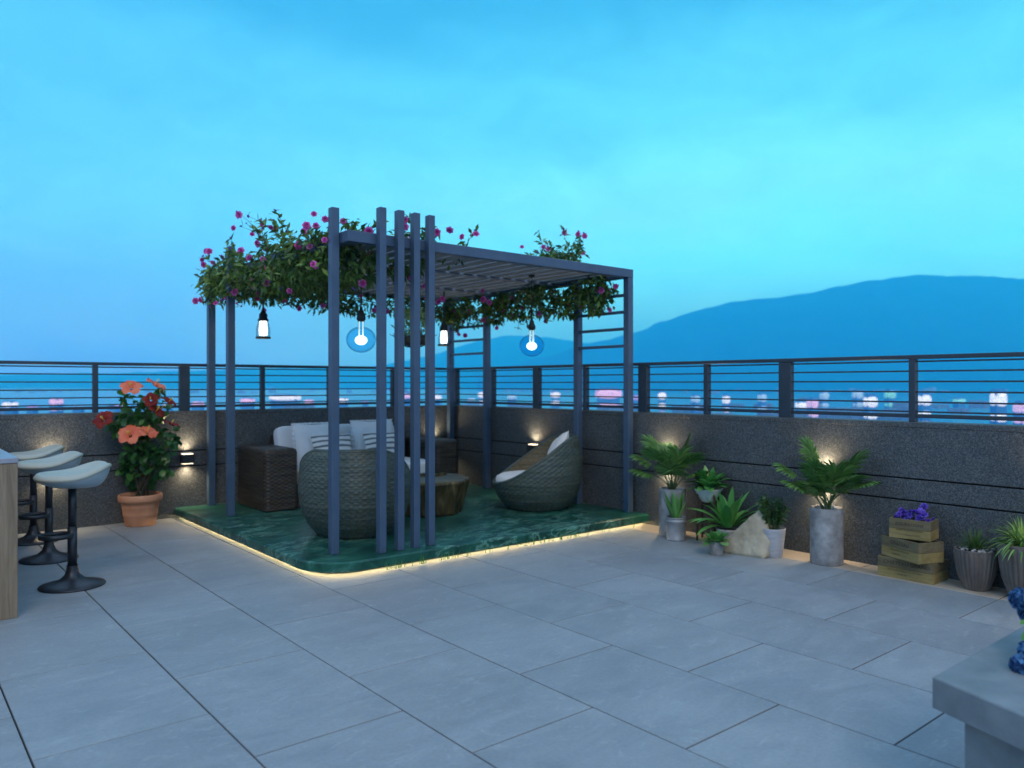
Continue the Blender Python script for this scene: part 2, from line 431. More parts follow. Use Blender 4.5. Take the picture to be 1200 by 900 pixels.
# ------------------------------------------------------------------ mesh builder
class MB:
    def __init__(s):
        s.v = []; s.f = []; s.sm = []; s.mi = []
        s.m = 0
    def face(s, idx, smooth=False):
        s.f.append(idx); s.sm.append(smooth); s.mi.append(s.m)
    def add(s, vs, fs, smooth=False):
        o = len(s.v)
        s.v.extend([tuple(p) for p in vs])
        for f in fs:
            s.face([i + o for i in f], smooth)
    def box(s, x0, x1, y0, y1, z0, z1, b=0.0):
        if b <= 0:
            vs = [(x, y, z) for z in (z0, z1) for y in (y0, y1) for x in (x0, x1)]
            s.add(vs, [(0, 2, 3, 1), (4, 5, 7, 6), (0, 1, 5, 4), (2, 6, 7, 3), (0, 4, 6, 2), (1, 3, 7, 5)])
            return
        # chamfered box
        vs = []; key = {}
        def P(x, y, z):
            vs.append((x, y, z)); return len(vs) - 1
        X = (x0, x1); Y = (y0, y1); Z = (z0, z1)
        for i in (0, 1):
            for j in (0, 1):
                for k in (0, 1):
                    sx, sy, sz = (1 if i == 0 else -1), (1 if j == 0 else -1), (1 if k == 0 else -1)
                    key[i, j, k, 0] = P(X[i], Y[j] + sy * b, Z[k] + sz * b)
                    key[i, j, k, 1] = P(X[i] + sx * b, Y[j], Z[k] + sz * b)
                    key[i, j, k, 2] = P(X[i] + sx * b, Y[j] + sy * b, Z[k])
        fs = []
        for i in (0, 1):
            fs.append([key[i, 0, 0, 0], key[i, 1, 0, 0], key[i, 1, 1, 0], key[i, 0, 1, 0]][::(-1 if i == 0 else 1)])
            fs.append([key[0, i, 0, 1], key[1, i, 0, 1], key[1, i, 1, 1], key[0, i, 1, 1]][::(1 if i == 0 else -1)])
            fs.append([key[0, 0, i, 2], key[1, 0, i, 2], key[1, 1, i, 2], key[0, 1, i, 2]][::(-1 if i == 0 else 1)])
        for i in (0, 1):
            for j in (0, 1):
                fs.append([key[i, j, 0, 0], key[i, j, 0, 1], key[i, j, 1, 1], key[i, j, 1, 0]])
                fs.append([key[i, 0, j, 0], key[i, 0, j, 2], key[i, 1, j, 2], key[i, 1, j, 0]])
                fs.append([key[0, i, j, 1], key[0, i, j, 2], key[1, i, j, 2], key[1, i, j, 1]])
                for k in (0, 1):
                    fs.append([key[i, j, k, 0], key[i, j, k, 1], key[i, j, k, 2]])
        # drop duplicates of triangles created by inner loop
        seen = set(); out = []
        for f in fs:
            t = tuple(sorted(f))
            if t not in seen:
                seen.add(t); out.append(f)
        s.add(vs, out)
    def grid(s, P, nu, nv, cu=False, cv=False, smooth=True):
        o = len(s.v)
        for j in range(nv):
            for i in range(nu):
                s.v.append(tuple(P(i, j)))
        for j in range(nv - (0 if cv else 1)):
            for i in range(nu - (0 if cu else 1)):
                a = o + j * nu + i; b2 = o + j * nu + (i + 1) % nu
                c = o + ((j + 1) % nv) * nu + (i + 1) % nu; d = o + ((j + 1) % nv) * nu + i
                s.face([a, b2, c, d], smooth)
    def lathe(s, prof, n=32, c=(0, 0, 0), rf=None, capb=True, capt=False):
        def P(i, j):
            r, z = prof[j]; a = 2 * PI * i / n
            k = rf(a, z) if rf else 1.0
            return (c[0] + r * k * math.cos(a), c[1] + r * k * math.sin(a), c[2] + z)
        o = len(s.v)
        s.grid(P, n, len(prof), cu=True)
        if capb:
            s.face([o + i for i in range(n)][::-1])
        if capt:
            s.face([o + (len(prof) - 1) * n + i for i in range(n)])
    def tube(s, pts, r, n=8, cap=True):
        pts = [Vector(p) for p in pts]
        rs = r if isinstance(r, (list, tuple)) else [r] * len(pts)
        o = len(s.v); prev = None
        for k, p in enumerate(pts):
            t = (pts[min(k + 1, len(pts) - 1)] - pts[max(k - 1, 0)]).normalized()
            if prev is None:
                a = t.orthogonal().normalized()
            else:
                a = (prev - t * prev.dot(t)).normalized()
            prev = a; b2 = t.cross(a)
            for i in range(n):
                g = 2 * PI * i / n
                s.v.append(tuple(p + (a * math.cos(g) + b2 * math.sin(g)) * rs[k]))
        for k in range(len(pts) - 1):
            for i in range(n):
                s.face([o + k * n + i, o + k * n + (i + 1) % n, o + (k + 1) * n + (i + 1) % n, o + (k + 1) * n + i], True)
        if cap:
            s.face([o + i for i in range(n)][::-1]); s.face([o + (len(pts) - 1) * n + i for i in range(n)])
    def sphere(s, c, r, nu=16, nv=10, sc=(1, 1, 1)):
        def P(i, j):
            a = 2 * PI * i / nu; b2 = PI * (j / (nv - 1)) - PI / 2
            cb = max(math.cos(b2), .001)
            return (c[0] + r * sc[0] * cb * math.cos(a), c[1] + r * sc[1] * cb * math.sin(a), c[2] + r * sc[2] * math.sin(b2))
        s.grid(P, nu, nv, cu=True)
    def leaf(s, base, d, up, L, W, seg=3, droop=0.3, fold=.25, shape=0, wave=0.0, twist=0.0):
        """a blade starting at base, heading d; up is the blade normal hint"""
        d = Vector(d).normalized(); base = Vector(base)
        side = d.cross(Vector(up))
        if side.length < 1e-4:
            side = d.orthogonal()
        side.normalize()
        o = len(s.v); p = base.copy(); cur = d.copy()
        for k in range(seg + 1):
            t = k / seg
            if shape == 0:
                wd = W * .5 * math.sin(PI * min(1, max(0.04, t * .94 + .05))) ** .8
            elif shape == 1:      # strap
                wd = W * .5 * (1 - t ** 3) * min(1, .45 + t * 3)
            else:                 # taper
                wd = W * .5 * (1 - t) ** .8
            wd = max(wd, W * .015)
            sd2 = side
            if twist:
                sd2 = Matrix.Rotation(twist * t, 3, cur) @ side
            nrm = sd2.cross(cur).normalized()
            wv = wave * math.sin(k * 2.1 + base.x * 40) * W
            s.v.append(tuple(p - sd2 * wd + nrm * (fold * wd + wv)))
            s.v.append(tuple(p))
            s.v.append(tuple(p + sd2 * wd + nrm * (fold * wd - wv)))
            cur = (cur + Vector((0, 0, -droop / seg))).normalized()
            p = p + cur * (L / seg)
        for k in range(seg):
            a = o + k * 3
            s.face([a, a + 1, a + 4, a + 3], True); s.face([a + 1, a + 2, a + 5, a + 4], True)
    def build(s, name, mat, parent=None, loc=None, shade=None):
        me = bpy.data.meshes.new(name)
        me.from_pydata(s.v, [], s.f)
        me.polygons.foreach_set('use_smooth', s.sm)
        mats = mat if isinstance(mat, (list, tuple)) else [mat]
        for mm in mats:
            me.materials.append(mm)
        if len(mats) > 1:
            me.polygons.foreach_set('material_index', s.mi)
        me.update()
        o = bpy.data.objects.new(name, me)
        C.objects.link(o)
        if parent is not None:
            o.parent = parent
        if loc is not None:
            o.location = loc
        return o
def thing(name, label, cat, loc=(0, 0, 0), rz=0, group=None):
    o = bpy.data.objects.new(name, None)
    o.empty_display_size = .1
    C.objects.link(o)
    o.location = loc; o.rotation_euler = (0, 0, rz)
    o['label'] = label; o['category'] = cat
    if group: o['group'] = group
    return o
def tag(o, label, cat, group=None, kind=None):
    if label: o['label'] = label
    if cat: o['category'] = cat
    if group: o['group'] = group
    if kind: o['kind'] = kind
    return o
def struct(o):
    o['kind'] = 'structure'
    return o
def dup(root, loc=None, rz=None, label=None, group=None):
    r = root.copy(); C.objects.link(r)
    if loc is not None: r.location = loc
    if rz is not None: r.rotation_euler = (0, 0, rz)
    if label: r['label'] = label
    if group: r['group'] = group
    for ch in [c for c in bpy.data.objects if c.parent is root]:
        c = ch.copy(); C.objects.link(c); c.parent = r
        for gch in [q for q in bpy.data.objects if q.parent is ch]:
            d = gch.copy(); C.objects.link(d); d.parent = c
    return r
FD = Vector((math.sin(YAW), math.cos(YAW), 0)); RT = Vector((math.cos(YAW), -math.sin(YAW), 0))
def bearing(px, dist):
    """ground point seen along the bearing of photograph column px at that distance"""
    t = (px - 600) / 906.0
    return FD * dist + RT * (t * dist)
XR, YL = 5.75, 8.2
# ================================================================== SETTING
# city plain far below
g = MB()
g.box(-3000, 7400, -3000, 7400, -26, -25)
wm, nt, b = newmat('bay_water')
b.inputs['Base Color'].default_value = (.004, .09, .30, 1)
setp(b, .16, 0, .8)
bump(nt, b, nse(nt, .05, 5, .6), .5, 3.0)
struct(g.build('water', wm))
gl = MB()
gl.box(-120, 420, -120, 420, -25.996, -24.9)
struct(gl.build('ground', noisy('city_ground', (.03, .06, .09), (.06, .10, .14), .01, .9)))
# mountains
def ridge(name, pts, dist, depth, mat, seed):
    """pts = (column, row) of the skyline in the photograph; built as a hill range with slopes in front and behind"""
    cols = 150; rows = 26
    mb = MB()
    xs = [p[0] for p in pts]
    def sk(x):
        for (x0, y0), (x1, y1) in zip(pts[:-1], pts[1:]):
            if x0 <= x <= x1:
                t = (x - x0) / (x1 - x0); t = t * t * (3 - 2 * t) * .4 + t * .6
                return y0 + (y1 - y0) * t
        return pts[-1][1]
    def P(i, j):
        px = xs[0] + (xs[-1] - xs[0]) * i / (cols - 1)
        v = j / (rows - 1)              # 0 front foot .. 1 back foot
        q = bearing(px, dist)
        top = CAMH + (450 - sk(px)) / 906.0 * dist + 25
        h = math.sin(PI * v) ** .9
        off = (v - .5) * depth
        n = noise.fractal(Vector((q.x * .002, q.y * .002 + v * 3, seed)), 1.0, 2.0, 5)
        n2 = noise.fractal(Vector((px * .05, v * 5, seed + 4)), 1.0, 2.0, 4)
        z = -26 + top * h * (1 + .16 * n * (1 - h)) + n2 * 9 * h
        q = q * ((dist + off) / dist)
        return (q.x, q.y, z)
    mb.grid(P, cols, rows)
    return struct(mb.build(name, mat))
hm = noisy('hazed_forest_slope', (.003, .05, .14), (.008, .085, .21), .006, 1, detail=9, spec=.05)  # some of the blue distance haze is put into the slope colour
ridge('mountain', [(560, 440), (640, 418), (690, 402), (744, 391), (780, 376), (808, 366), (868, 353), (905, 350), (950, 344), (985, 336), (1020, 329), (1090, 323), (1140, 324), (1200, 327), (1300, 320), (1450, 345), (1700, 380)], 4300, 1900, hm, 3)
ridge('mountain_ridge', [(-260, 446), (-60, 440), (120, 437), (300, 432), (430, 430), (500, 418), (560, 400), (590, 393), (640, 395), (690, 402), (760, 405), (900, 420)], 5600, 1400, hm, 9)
# terrace floor slabs
fl = MB()
PX, PY = .6275, .955
rnd = random.Random(4)
gp = .0038
def slab(x0, x1, y0, y1):
    x1 = min(x1, XR - .306)
    if y0 < -5: return
    y1 = min(y1, YL)
    if y1 - y0 < .05 or x1 - x0 < .05: return
    fl.box(x0 + gp, x1 - gp, y0 + gp * 1.05, y1 - gp * 1.05, -.03, rnd.uniform(-.0006, .0006), .0018)
for i in range(-12, 8):
    x0 = .433 + PX * i
    off = .0 if i % 2 == 0 else -PY / 2
    for j in range(-9, 9):
        y0 = 2.277 + off + PY * j
        if x0 + PX > 2.4 and y0 > 4.95 and x0 > 2.3 and x0 < 5.4 and False:
            continue
        slab(x0, x0 + PX, y0, y0 + PY)
struct(fl.build('floor', M['paving']))
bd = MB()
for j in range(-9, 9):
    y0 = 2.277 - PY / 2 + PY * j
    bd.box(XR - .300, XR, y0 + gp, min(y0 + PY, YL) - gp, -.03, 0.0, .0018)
struct(bd.build('floor_warm_lit_border', M['warm_lit_border']))
jb = MB()
jb.box(-7.2, XR + .2, -5.3, YL + .2, -.45, -.014)
struct(jb.build('floor_base', M['joint']))
# parapet walls (three courses with two shadow gaps)
def parapet(axis, label):
    t = thing('parapet_wall', label, 'wall')
    for z0, z1, nm in ((-.004, .505, 'lower_course'), (.517, .662, 'middle_course'), (.674, 1.035, 'upper_course')):
        mb = MB()
        if axis == 'x':
            mb.box(-7, XR + .2, YL, YL + .2, z0, z1, .003)
        else:
            mb.box(XR, XR + .2, -5, YL - .001, z0, z1, .003)
        mb.build(nm, M['granite'], t)
    mb = MB()
    if axis == 'x':
        mb.box(-6.98, XR + .18, YL + .015, YL + .185, .4, 1.0)
    else:
        mb.box(XR + .015, XR + .185, -4.98, YL, .4, 1.0)
    mb.build('wall_core', M['joint'], t)
    mb = MB()
    if axis == 'x':
        mb.box(-7, XR + .2, YL - .001, YL + .2, 1.035, 1.075, .004)
    else:
        mb.box(XR - .001, XR + .2, -5, YL - .003, 1.035, 1.075, .004)
    mb.build('coping', M['granite'], t)
    return t
parapet('x', 'speckled grey granite parapet behind the sofa and bar stools')
parapet('y', 'speckled grey granite parapet behind the row of potted plants')
# railings
def railing(axis, posts, label):
    t = thing('railing', label, 'railing')
    off = .06
    a0, a1 = (-7, XR + off) if axis == 'x' else (-5, YL + off)
    def seg(mb, s0, s1, h0, h1, z0, z1, b=0):
        if axis == 'x': mb.box(s0, s1, YL + off - h0, YL + off + h1, z0, z1, b)
        else: mb.box(XR + off - h0, XR + off + h1, s0, s1, z0, z1, b)
    mb = MB(); seg(mb, a0, a1 + (.03 if axis == 'x' else -.032), .032, .032, 1.53, 1.56, .004); mb.build('top_rail', M['rail'], t)
    mb = MB(); seg(mb, a0, a1, .015, .015, 1.106, 1.134, .003); mb.build('bottom_rail', M['rail'], t)
    for z in (1.150, 1.219, 1.293, 1.368, 1.443, 1.513):
        mb = MB(); seg(mb, a0, a1, .006, .006, z - .006, z + .006); mb.build('bar', M['rail'], t)
    for s, wd in posts:
        mb = MB(); seg(mb, s - wd / 2, s + wd / 2, .028, .028, 1.0755, 1.529, .003); mb.build('post', M['rail'], t)
    return t
railing('x', [(-5.75, .10), (-4.93, .045), (-4.11, .10), (-3.29, .045), (-2.47, .10), (-1.65, .045), (-.83, .10), (-.01, .045), (.81, .10), (1.63, .045), (2.45, .10), (3.27, .045), (4.09, .10), (4.91, .045)],
        'dark steel bar railing on the granite wall behind the sofa')
railing('y', [(8.19, .10), (7.4, .045), (6.596, .10), (5.816, .045), (5.016, .11), (4.272, .045), (3.487, .11), (2.474, .045), (1.5, .11), (.6, .045), (-.3, .11), (-1.2, .045), (-2.1, .11), (-3, .045), (-3.9, .11)],
        'dark steel bar railing above the potted plants, mountain behind')
# ------------------------------------------------------------------ far city
rc = random.Random(12)
city = MB()
for k in range(210):
    px = rc.uniform(-350, 1550); dd = rc.choice([rc.uniform(520, 900), rc.uniform(2200, 3000), rc.uniform(2400, 3400)])
    q = bearing(px, dd)
    wd = rc.uniform(9, 26); dp = rc.uniform(9, 22); h = rc.uniform(3, 8) + (rc.random() < .12) * rc.uniform(4, 10)
    city.box(q.x - wd / 2, q.x + wd / 2, q.y - dp / 2, q.y + dp / 2, -25.2, -25 + h)
def citymat(name, base, ecol, es, dens=.5):
    m, nt, b = newmat(name)
    b.inputs['Base Color'].default_value = (*base, 1)
    setp(b, .8)
    t = node(nt, 'ShaderNodeTexCoord')
    br = node(nt, 'ShaderNodeTexBrick')
    br.inputs['Scale'].default_value = 1.1
    br.inputs['Mortar Size'].default_value = .03
    br.offset = 0.0
    cb = node(nt, 'ShaderNodeCombineXYZ'); sp = node(nt, 'ShaderNodeSeparateXYZ')
    adn = node(nt, 'ShaderNodeMath', operation='ADD')
    nt.links.new(t.outputs['Object'], sp.inputs[0])
    nt.links.new(sp.outputs['X'], adn.inputs[0]); nt.links.new(sp.outputs['Y'], adn.inputs[1])
    nt.links.new(adn.outputs[0], cb.inputs[0]); nt.links.new(sp.outputs['Z'], cb.inputs[1])
    nt.links.new(cb.outputs[0], br.inputs['Vector'])
    br.inputs['Color1'].default_value = (0, 0, 0, 1); br.inputs['Color2'].default_value = (1, 1, 1, 1); br.inputs['Mortar'].default_value = (0, 0, 0, 1)
    v = crange(nt, br.outputs['Color'], [(0, (0, 0, 0)), (1 - dens, (0, 0, 0)), (min(1, 1.02 - dens), ecol)], 'LINEAR')
    nt.links.new(v, b.inputs['Emission Color'])
    b.inputs['Emission Strength'].default_value = es
    return m
tag(city.build('city_blocks', citymat('dark_city_blocks', (.10, .20, .32), (.55, .7, 1.0), .5, .06)), 'blurred mass of low blue city blocks far below the terrace', 'city', None, 'stuff')
ORD = ['first', 'second', 'third', 'fourth', 'fifth', 'sixth', 'seventh', 'eighth', 'ninth', 'tenth', 'eleventh', 'twelfth', 'thirteenth', 'fourteenth', 'fifteenth', 'sixteenth', 'seventeenth', 'eighteenth', 'nineteenth', 'twentieth', 'twenty-first', 'twenty-second', 'twenty-third', 'twenty-fourth', 'twenty-fifth', 'twenty-sixth', 'twenty-seventh', 'twenty-eighth', 'twenty-ninth', 'thirtieth', 'thirty-first', 'thirty-second', 'thirty-third', 'thirty-fourth']
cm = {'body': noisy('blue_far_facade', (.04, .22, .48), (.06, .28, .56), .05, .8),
      'white': citymat('lit_white_building', (.4, .5, .6), (.85, .93, 1), 1.05, .8),
      'pink': citymat('lit_pink_building', (.5, .3, .5), (.95, .68, 1), .75, .8),
      'violet': citymat('lit_violet_building', (.3, .25, .55), (.55, .45, 1), .8, .6),
      'teal': citymat('lit_teal_building', (.2, .5, .5), (.25, 1, .9), .7, .6),
      'blue': citymat('lit_pale_blue_building', (.3, .5, .7), (.5, .85, 1), .6, .6)}
LB = [(12, 466, 484, 16, 'white'), (38, 470, 484, 10, 'violet'), (66, 462, 482, 14, 'pink'), (92, 472, 482, 12, 'blue'), (140, 470, 482, 8, 'violet'), (196, 470, 482, 12, 'white'), (232, 466, 480, 14, 'pink'),
      (290, 462, 478, 18, 'pink'), (334, 458, 476, 38, 'white'), (362, 464, 476, 12, 'pink'), (402, 462, 476, 12, 'white'), (428, 466, 476, 8, 'violet'), (476, 456, 474, 10, 'pink'), (512, 458, 474, 12, 'white'),
      (552, 462, 474, 10, 'blue'), (564, 458, 474, 8, 'white'), (600, 462, 474, 12, 'blue'), (651, 458, 474, 12, 'white'), (713, 454, 480, 34, 'pink'), (745, 462, 476, 10, 'violet'), (776, 458, 478, 10, 'white'),
      (815, 462, 482, 10, 'blue'), (851, 462, 484, 9, 'white'), (893, 460, 482, 9, 'blue'), (939, 470, 486, 14, 'white'), (952, 466, 490, 11, 'pink'), (966, 458, 478, 10, 'blue'), (1005, 456, 478, 11, 'blue'),
      (1020, 462, 492, 15, 'white'), (1043, 456, 478, 12, 'teal'), (1083, 460, 490, 14, 'white'), (1124, 466, 480, 13, 'teal'), (1170, 456, 496, 16, 'white'), (1196, 470, 498, 10, 'pink')]
for k, (px, yt, yb, wpx, col) in enumerate(LB):
    dd = 26.35 * 906 / (max(yb, 477) - 450 + 2)
    dd = min(dd, 820)
    q = bearing(px, dd)
    if px < 560: yt += 4
    if px != 334: wpx *= .92
    h = CAMH + 25 - (yt - 450) / 906 * dd
    wd = wpx / 906 * dd
    vis = (yb - yt) / 906 * dd
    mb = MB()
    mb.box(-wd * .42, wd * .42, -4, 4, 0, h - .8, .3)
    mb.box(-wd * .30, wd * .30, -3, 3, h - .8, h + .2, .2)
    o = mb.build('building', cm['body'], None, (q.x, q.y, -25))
    o.rotation_euler = (0, 0, -YAW + R(4 if k % 2 else -6))
    def blob(zc, hh, ww):
        mb = MB()
        ee = .62
        def S(c, e): return math.copysign(abs(c) ** e, c)
        def P(i, j):
            a = 2 * PI * i / 24; b_ = PI * j / 13 - PI / 2; cb = abs(math.cos(b_)) ** ee
            return (ww / 2 * cb * S(math.cos(a), ee), 5.2 * cb * S(math.sin(a), ee), zc + hh * S(math.sin(b_), ee))
        mb.grid(P, 24, 14, cu=True)
        mb.build('lit_storeys', cm[col], o)
    blob(h - vis * .30, vis * .24, wd * 1.0)
    if vis / dd * 906 > 15: blob(h - vis * .84, vis * .14, wd * .92)
    cn = {'white': 'white', 'pink': 'pink-white', 'violet': 'violet', 'teal': 'teal', 'blue': 'pale blue'}[col]
    tag(o, 'blurred %s lit building far beyond the railing, %s city light from the left' % (cn, ORD[k]), 'building', 'glowing buildings in the far city')
# haze
hz = MB()
hz.box(-3050, 7450, -3050, 7450, -27.5, 690)
hm_, nt, b = newmat('dusk_haze')
nt.nodes.remove(b)
pv = node(nt, 'ShaderNodeVolumePrincipled')
pv.inputs['Color'].default_value = (.02, .50, 1.0, 1)
pv.inputs['Absorption Color'].default_value = (1, 1, 1, 1)
pv.inputs['Density'].default_value = .00050
pv.inputs['Anisotropy'].default_value = .6
nt.links.new(pv.outputs[0], nt.nodes['Material Output'].inputs['Volume'])
ho = tag(hz.build('haze', hm_), 'thin blue dusk haze over the city and mountains', 'haze', None, 'stuff')
# ================================================================== PLATFORM
ZP = .10
pt = thing('green_platform', 'low green marble platform with rounded corner, warm light under its edge', 'platform')
def plat_outline(x0, y0, r, n=14):
    pts = [(x0, YL - .004)]
    for k in range(n + 1):
        a = PI + (PI / 2) * k / n
        pts.append((x0 + r + r * math.cos(a), y0 + r + r * math.sin(a)))
    pts.append((XR - .004, y0))
    pts.append((XR - .004, YL - .004))
    return pts
def prism(mb, pts, z0, z1, bev=0):
    n = len(pts); cx = sum(p[0] for p in pts) / n; cyy = sum(p[1] for p in pts) / n
    rings = [(z0, 0)] + ([(z1 - bev, 0), (z1 - bev * .3, bev * .7), (z1, bev)] if bev else [(z1, 0)])
    o = len(mb.v)
    for z, ins in rings:
        for i, (x, y) in enumerate(pts):
            dx, dy = cx - x, cyy - y
            mb.v.append((x + (ins if x < XR - .1 else 0) * (1 if dx > 0 else -1) * min(1, abs(dx) * 2), y + (ins if y < YL - .1 else 0) * (1 if dy > 0 else -1) * min(1, abs(dy) * 2), z))
    for k in range(len(rings) - 1):
        for i in range(n):
            mb.face([o + k * n + i, o + k * n + (i + 1) % n, o + (k + 1) * n + (i + 1) % n, o + (k + 1) * n + i])
    mb.face([o + i for i in range(n)][::-1]); mb.face([o + (len(rings) - 1) * n + i for i in range(n)])
mb = MB(); prism(mb, plat_outline(2.335, 4.90, .34), .030, ZP, .012); mb.build('marble_slab', M['marble'], pt)
mb = MB(); prism(mb, plat_outline(2.425, 4.99, .26), .001, .0295); mb.build('plinth', M['joint'], pt)
lo = plat_outline(2.417, 4.982, .26)
ls = MB()
for (xa, ya), (xb, yb) in zip(lo[:-2], lo[1:-1]):
    ls.add([(xa, ya, .014), (xb, yb, .014), (xb, yb, .027), (xa, ya, .027)], [(0, 1, 2, 3)])
ls.build('light_strip', M['led'], pt)
# grass tufts along the front edge
gt = MB(); rg = random.Random(5)
for k in range(46):
    x = rg.choice([rg.uniform(2.9, 5.6), rg.gauss(3.95, .25), rg.gauss(4.6, .2), rg.gauss(3.2, .2)])
    x = min(max(x, 2.85), 5.65); y = 4.893
    for q in range(rg.randint(2, 5)):
        gt.leaf((x + rg.uniform(-.02, .02), y - rg.uniform(.0, .006), .004), (rg.uniform(-.4, .4), rg.uniform(-.15, .05), 1), (0, -1, 0), rg.uniform(.03, .085), .004, 2, .3, .1, 2)
tag(gt.build('grass_tuft', M['bright']), 'thin grass tufts growing along the front edge of the green platform', 'grass', None, 'stuff')
# ================================================================== PERGOLA
pg = thing('pergola', 'blue-grey steel pergola with slatted roof, tall fins and side ladders', 'pergola')
def post(x, y, z1, wx=.06, wy=.06, nm='post', z0=ZP):
    mb = MB(); mb.box(x - wx / 2, x + wx / 2, y - wy / 2, y + wy / 2, z0, z1, .004)
    return mb.build(nm, M['pergola'], pg)
BZ0, BZ1 = 2.385, 2.467
post(2.675, 8.12, BZ0 - .0005, .07, .07); post(5.675, 8.12, BZ0 - .0005, .07, .07); post(5.675, 7.36, BZ0 - .0005, .07, .07); post(5.675, 5.80, BZ0 - .0005, .07, .07); post(5.675, 5.10, BZ0 - .0005, .07, .07)
post(2.605, 7.36, 2.65, .068, .068, 'fin'); post(2.605, 5.22, 2.645, .062, .062, 'fin')
for x in (2.895, 3.050, 3.190, 3.325):
    post(x, 5.033, 2.655, .056, .062, 'fin')
def beam(x0, x1, y0, y1, nm='beam', z0=BZ0, z1=BZ1, m='pergola', b=.004):
    mb = MB(); mb.box(x0, x1, y0, y1, z0, z1, b); return mb.build(nm, M[m], pg)
beam(2.641, 5.712, 5.066, 5.136)
beam(2.641, 5.712, 8.084, 8.154)
beam(2.641, 2.709, 5.1365, 8.0835)
beam(5.644, 5.712, 5.1365, 8.0835)
for y in (6.05, 7.10):
    beam(2.7095, 5.6435, y - .02, y + .02, 'joist', 2.392, 2.412, 'slat')
k = 0
x = 2.74
while x < 5.58:
    beam(x, x + .125, 5.1365, 8.0835, 'roof_slat', 2.4125, 2.434, 'slat', .003)
    x += .162
for ya, yb in ((5.135, 5.765), (7.395, 8.085)):
    for z in (2.22, 2.055, 1.89, 1.722):
        mb = MB(); mb.box(5.655, 5.69, ya, yb, z - .014, z + .014, .003); mb.build('rung', M['pergola'], pg)
# ================================================================== PENDANTS
ROOFZ = 2.412
def globe_lamp(x, y, zc, label):
    t = thing('pendant_lamp', label, 'lamp', (x, y, zc), 0, 'pendant lamps hanging under the pergola roof')
    mb = MB(); mb.tube([(0, 0, .26), (0, 0, ROOFZ - zc)], .0045, 6); mb.lathe([(.03, ROOFZ - zc - .02), (.03, ROOFZ - zc)], 12); mb.build('cord', M['black'], t)
    mb = MB(); mb.lathe([(.0, .275), (.010, .272), (.014, .245), (.022, .236), (.026, .21), (.036, .195), (.038, .165), (.030, .160), (.030, .15), (0.0, .15)][::-1], 20, capb=False); mb.build('socket', M['black'], t)
    mb = MB(); mb.lathe([(.122 * math.sin(PI * k / 20 * .93 + .0), -.108 * math.cos(PI * k / 20 * .93)) for k in range(1, 21)] + [(.026, .125), (.026, .152)], 32, capb=False)
    mb.sphere((0, 0, -.1065), .018, 12, 6, (1, 1, .05))
    mb.build('glass_globe', M['blue_glass'], t)
    mb = MB(); mb.sphere((0, 0, -.005), .046, 20, 12, (1.1, 1.1, .85)); mb.build('bulb', M['lamp_white'], t)
    mb = MB()
    for q in range(4):
        a = q * PI / 2 + .4
        mb.tube([(.022 * math.cos(a), .022 * math.sin(a), .03), (.021 * math.cos(a), .021 * math.sin(a), .15)], .0032, 6)
    mb.build('filament', M['filament'], t)
    glow(t, 2.6)
    return t
def cage_lamp(x, y, zc, label, s=1.0):
    t = thing('pendant_lamp', label, 'lamp', (x, y, zc), 0, 'pendant lamps hanging under the pergola roof')
    mb = MB(); mb.tube([(0, 0, .10), (0, 0, ROOFZ - zc)], .009 * s, 6); mb.build('cord', M['rail'], t)
    mb = MB(); mb.lathe([(.0, .03), (.050, .03), (.052, .045), (.040, .06), (.040, .095), (.026, .115), (.014, .135), (.0, .135)], 20, capb=False); mb.build('socket', M['black'], t)
    mb = MB(); mb.lathe([(.038, .03), (.055, .0), (.062, -.05), (.060, -.09), (.066, -.128)], 24, capb=False); mb.build('glass_shade', M['clear_glass'], t)
    mb = MB(); mb.lathe([(.0, -.115), (.036, -.11), (.040, -.07), (.036, -.01), (.034, .03)], 18, capb=False); mb.build('bulb', M['lamp_white'], t)
    mb = MB(); mb.lathe([(.050, -.142), (.070, -.142), (.073, -.133), (.070, -.122), (.056, -.122), (.050, -.142)], 24, capb=False)
    for q in range(6):
        a = q * PI / 3
        mb.tube([(.042 * math.cos(a), .042 * math.sin(a), .04), (.067 * math.cos(a), .067 * math.sin(a), -.04), (.068 * math.cos(a), .068 * math.sin(a), -.13)], .0022, 5)
    mb.build('cage', M['brown_trim'], t)
    glow(t, 2.2)
    return t
def glow(t, e):
    ld = bpy.data.lights.new('bulb_light', 'POINT'); ld.energy = e; ld.color = (1, .86, .66); ld.shadow_soft_size = .05
    o = bpy.data.objects.new('bulb_light', ld); C.objects.link(o); o.parent = t; o.location = (0, 0, -.005)
globe_lamp(3.10, 5.72, CAMH + (450 - 398) / 906 * 6.385, 'round blue glass pendant bulb beside the tall front fins')
globe_lamp(4.94, 5.69, CAMH + (450 - 405) / 906 * 7.53, 'round blue glass pendant bulb hanging nearer the right-hand ladder')
cage_lamp(2.955, 7.44, CAMH + (450 - 380) / 906 * 7.62, 'small caged pendant lamp hanging by the left rear posts')
cage_lamp(5.08, 7.40, CAMH + (450 - 391) / 906 * 8.94, 'small caged pendant lamp hanging beside the rear ladder')
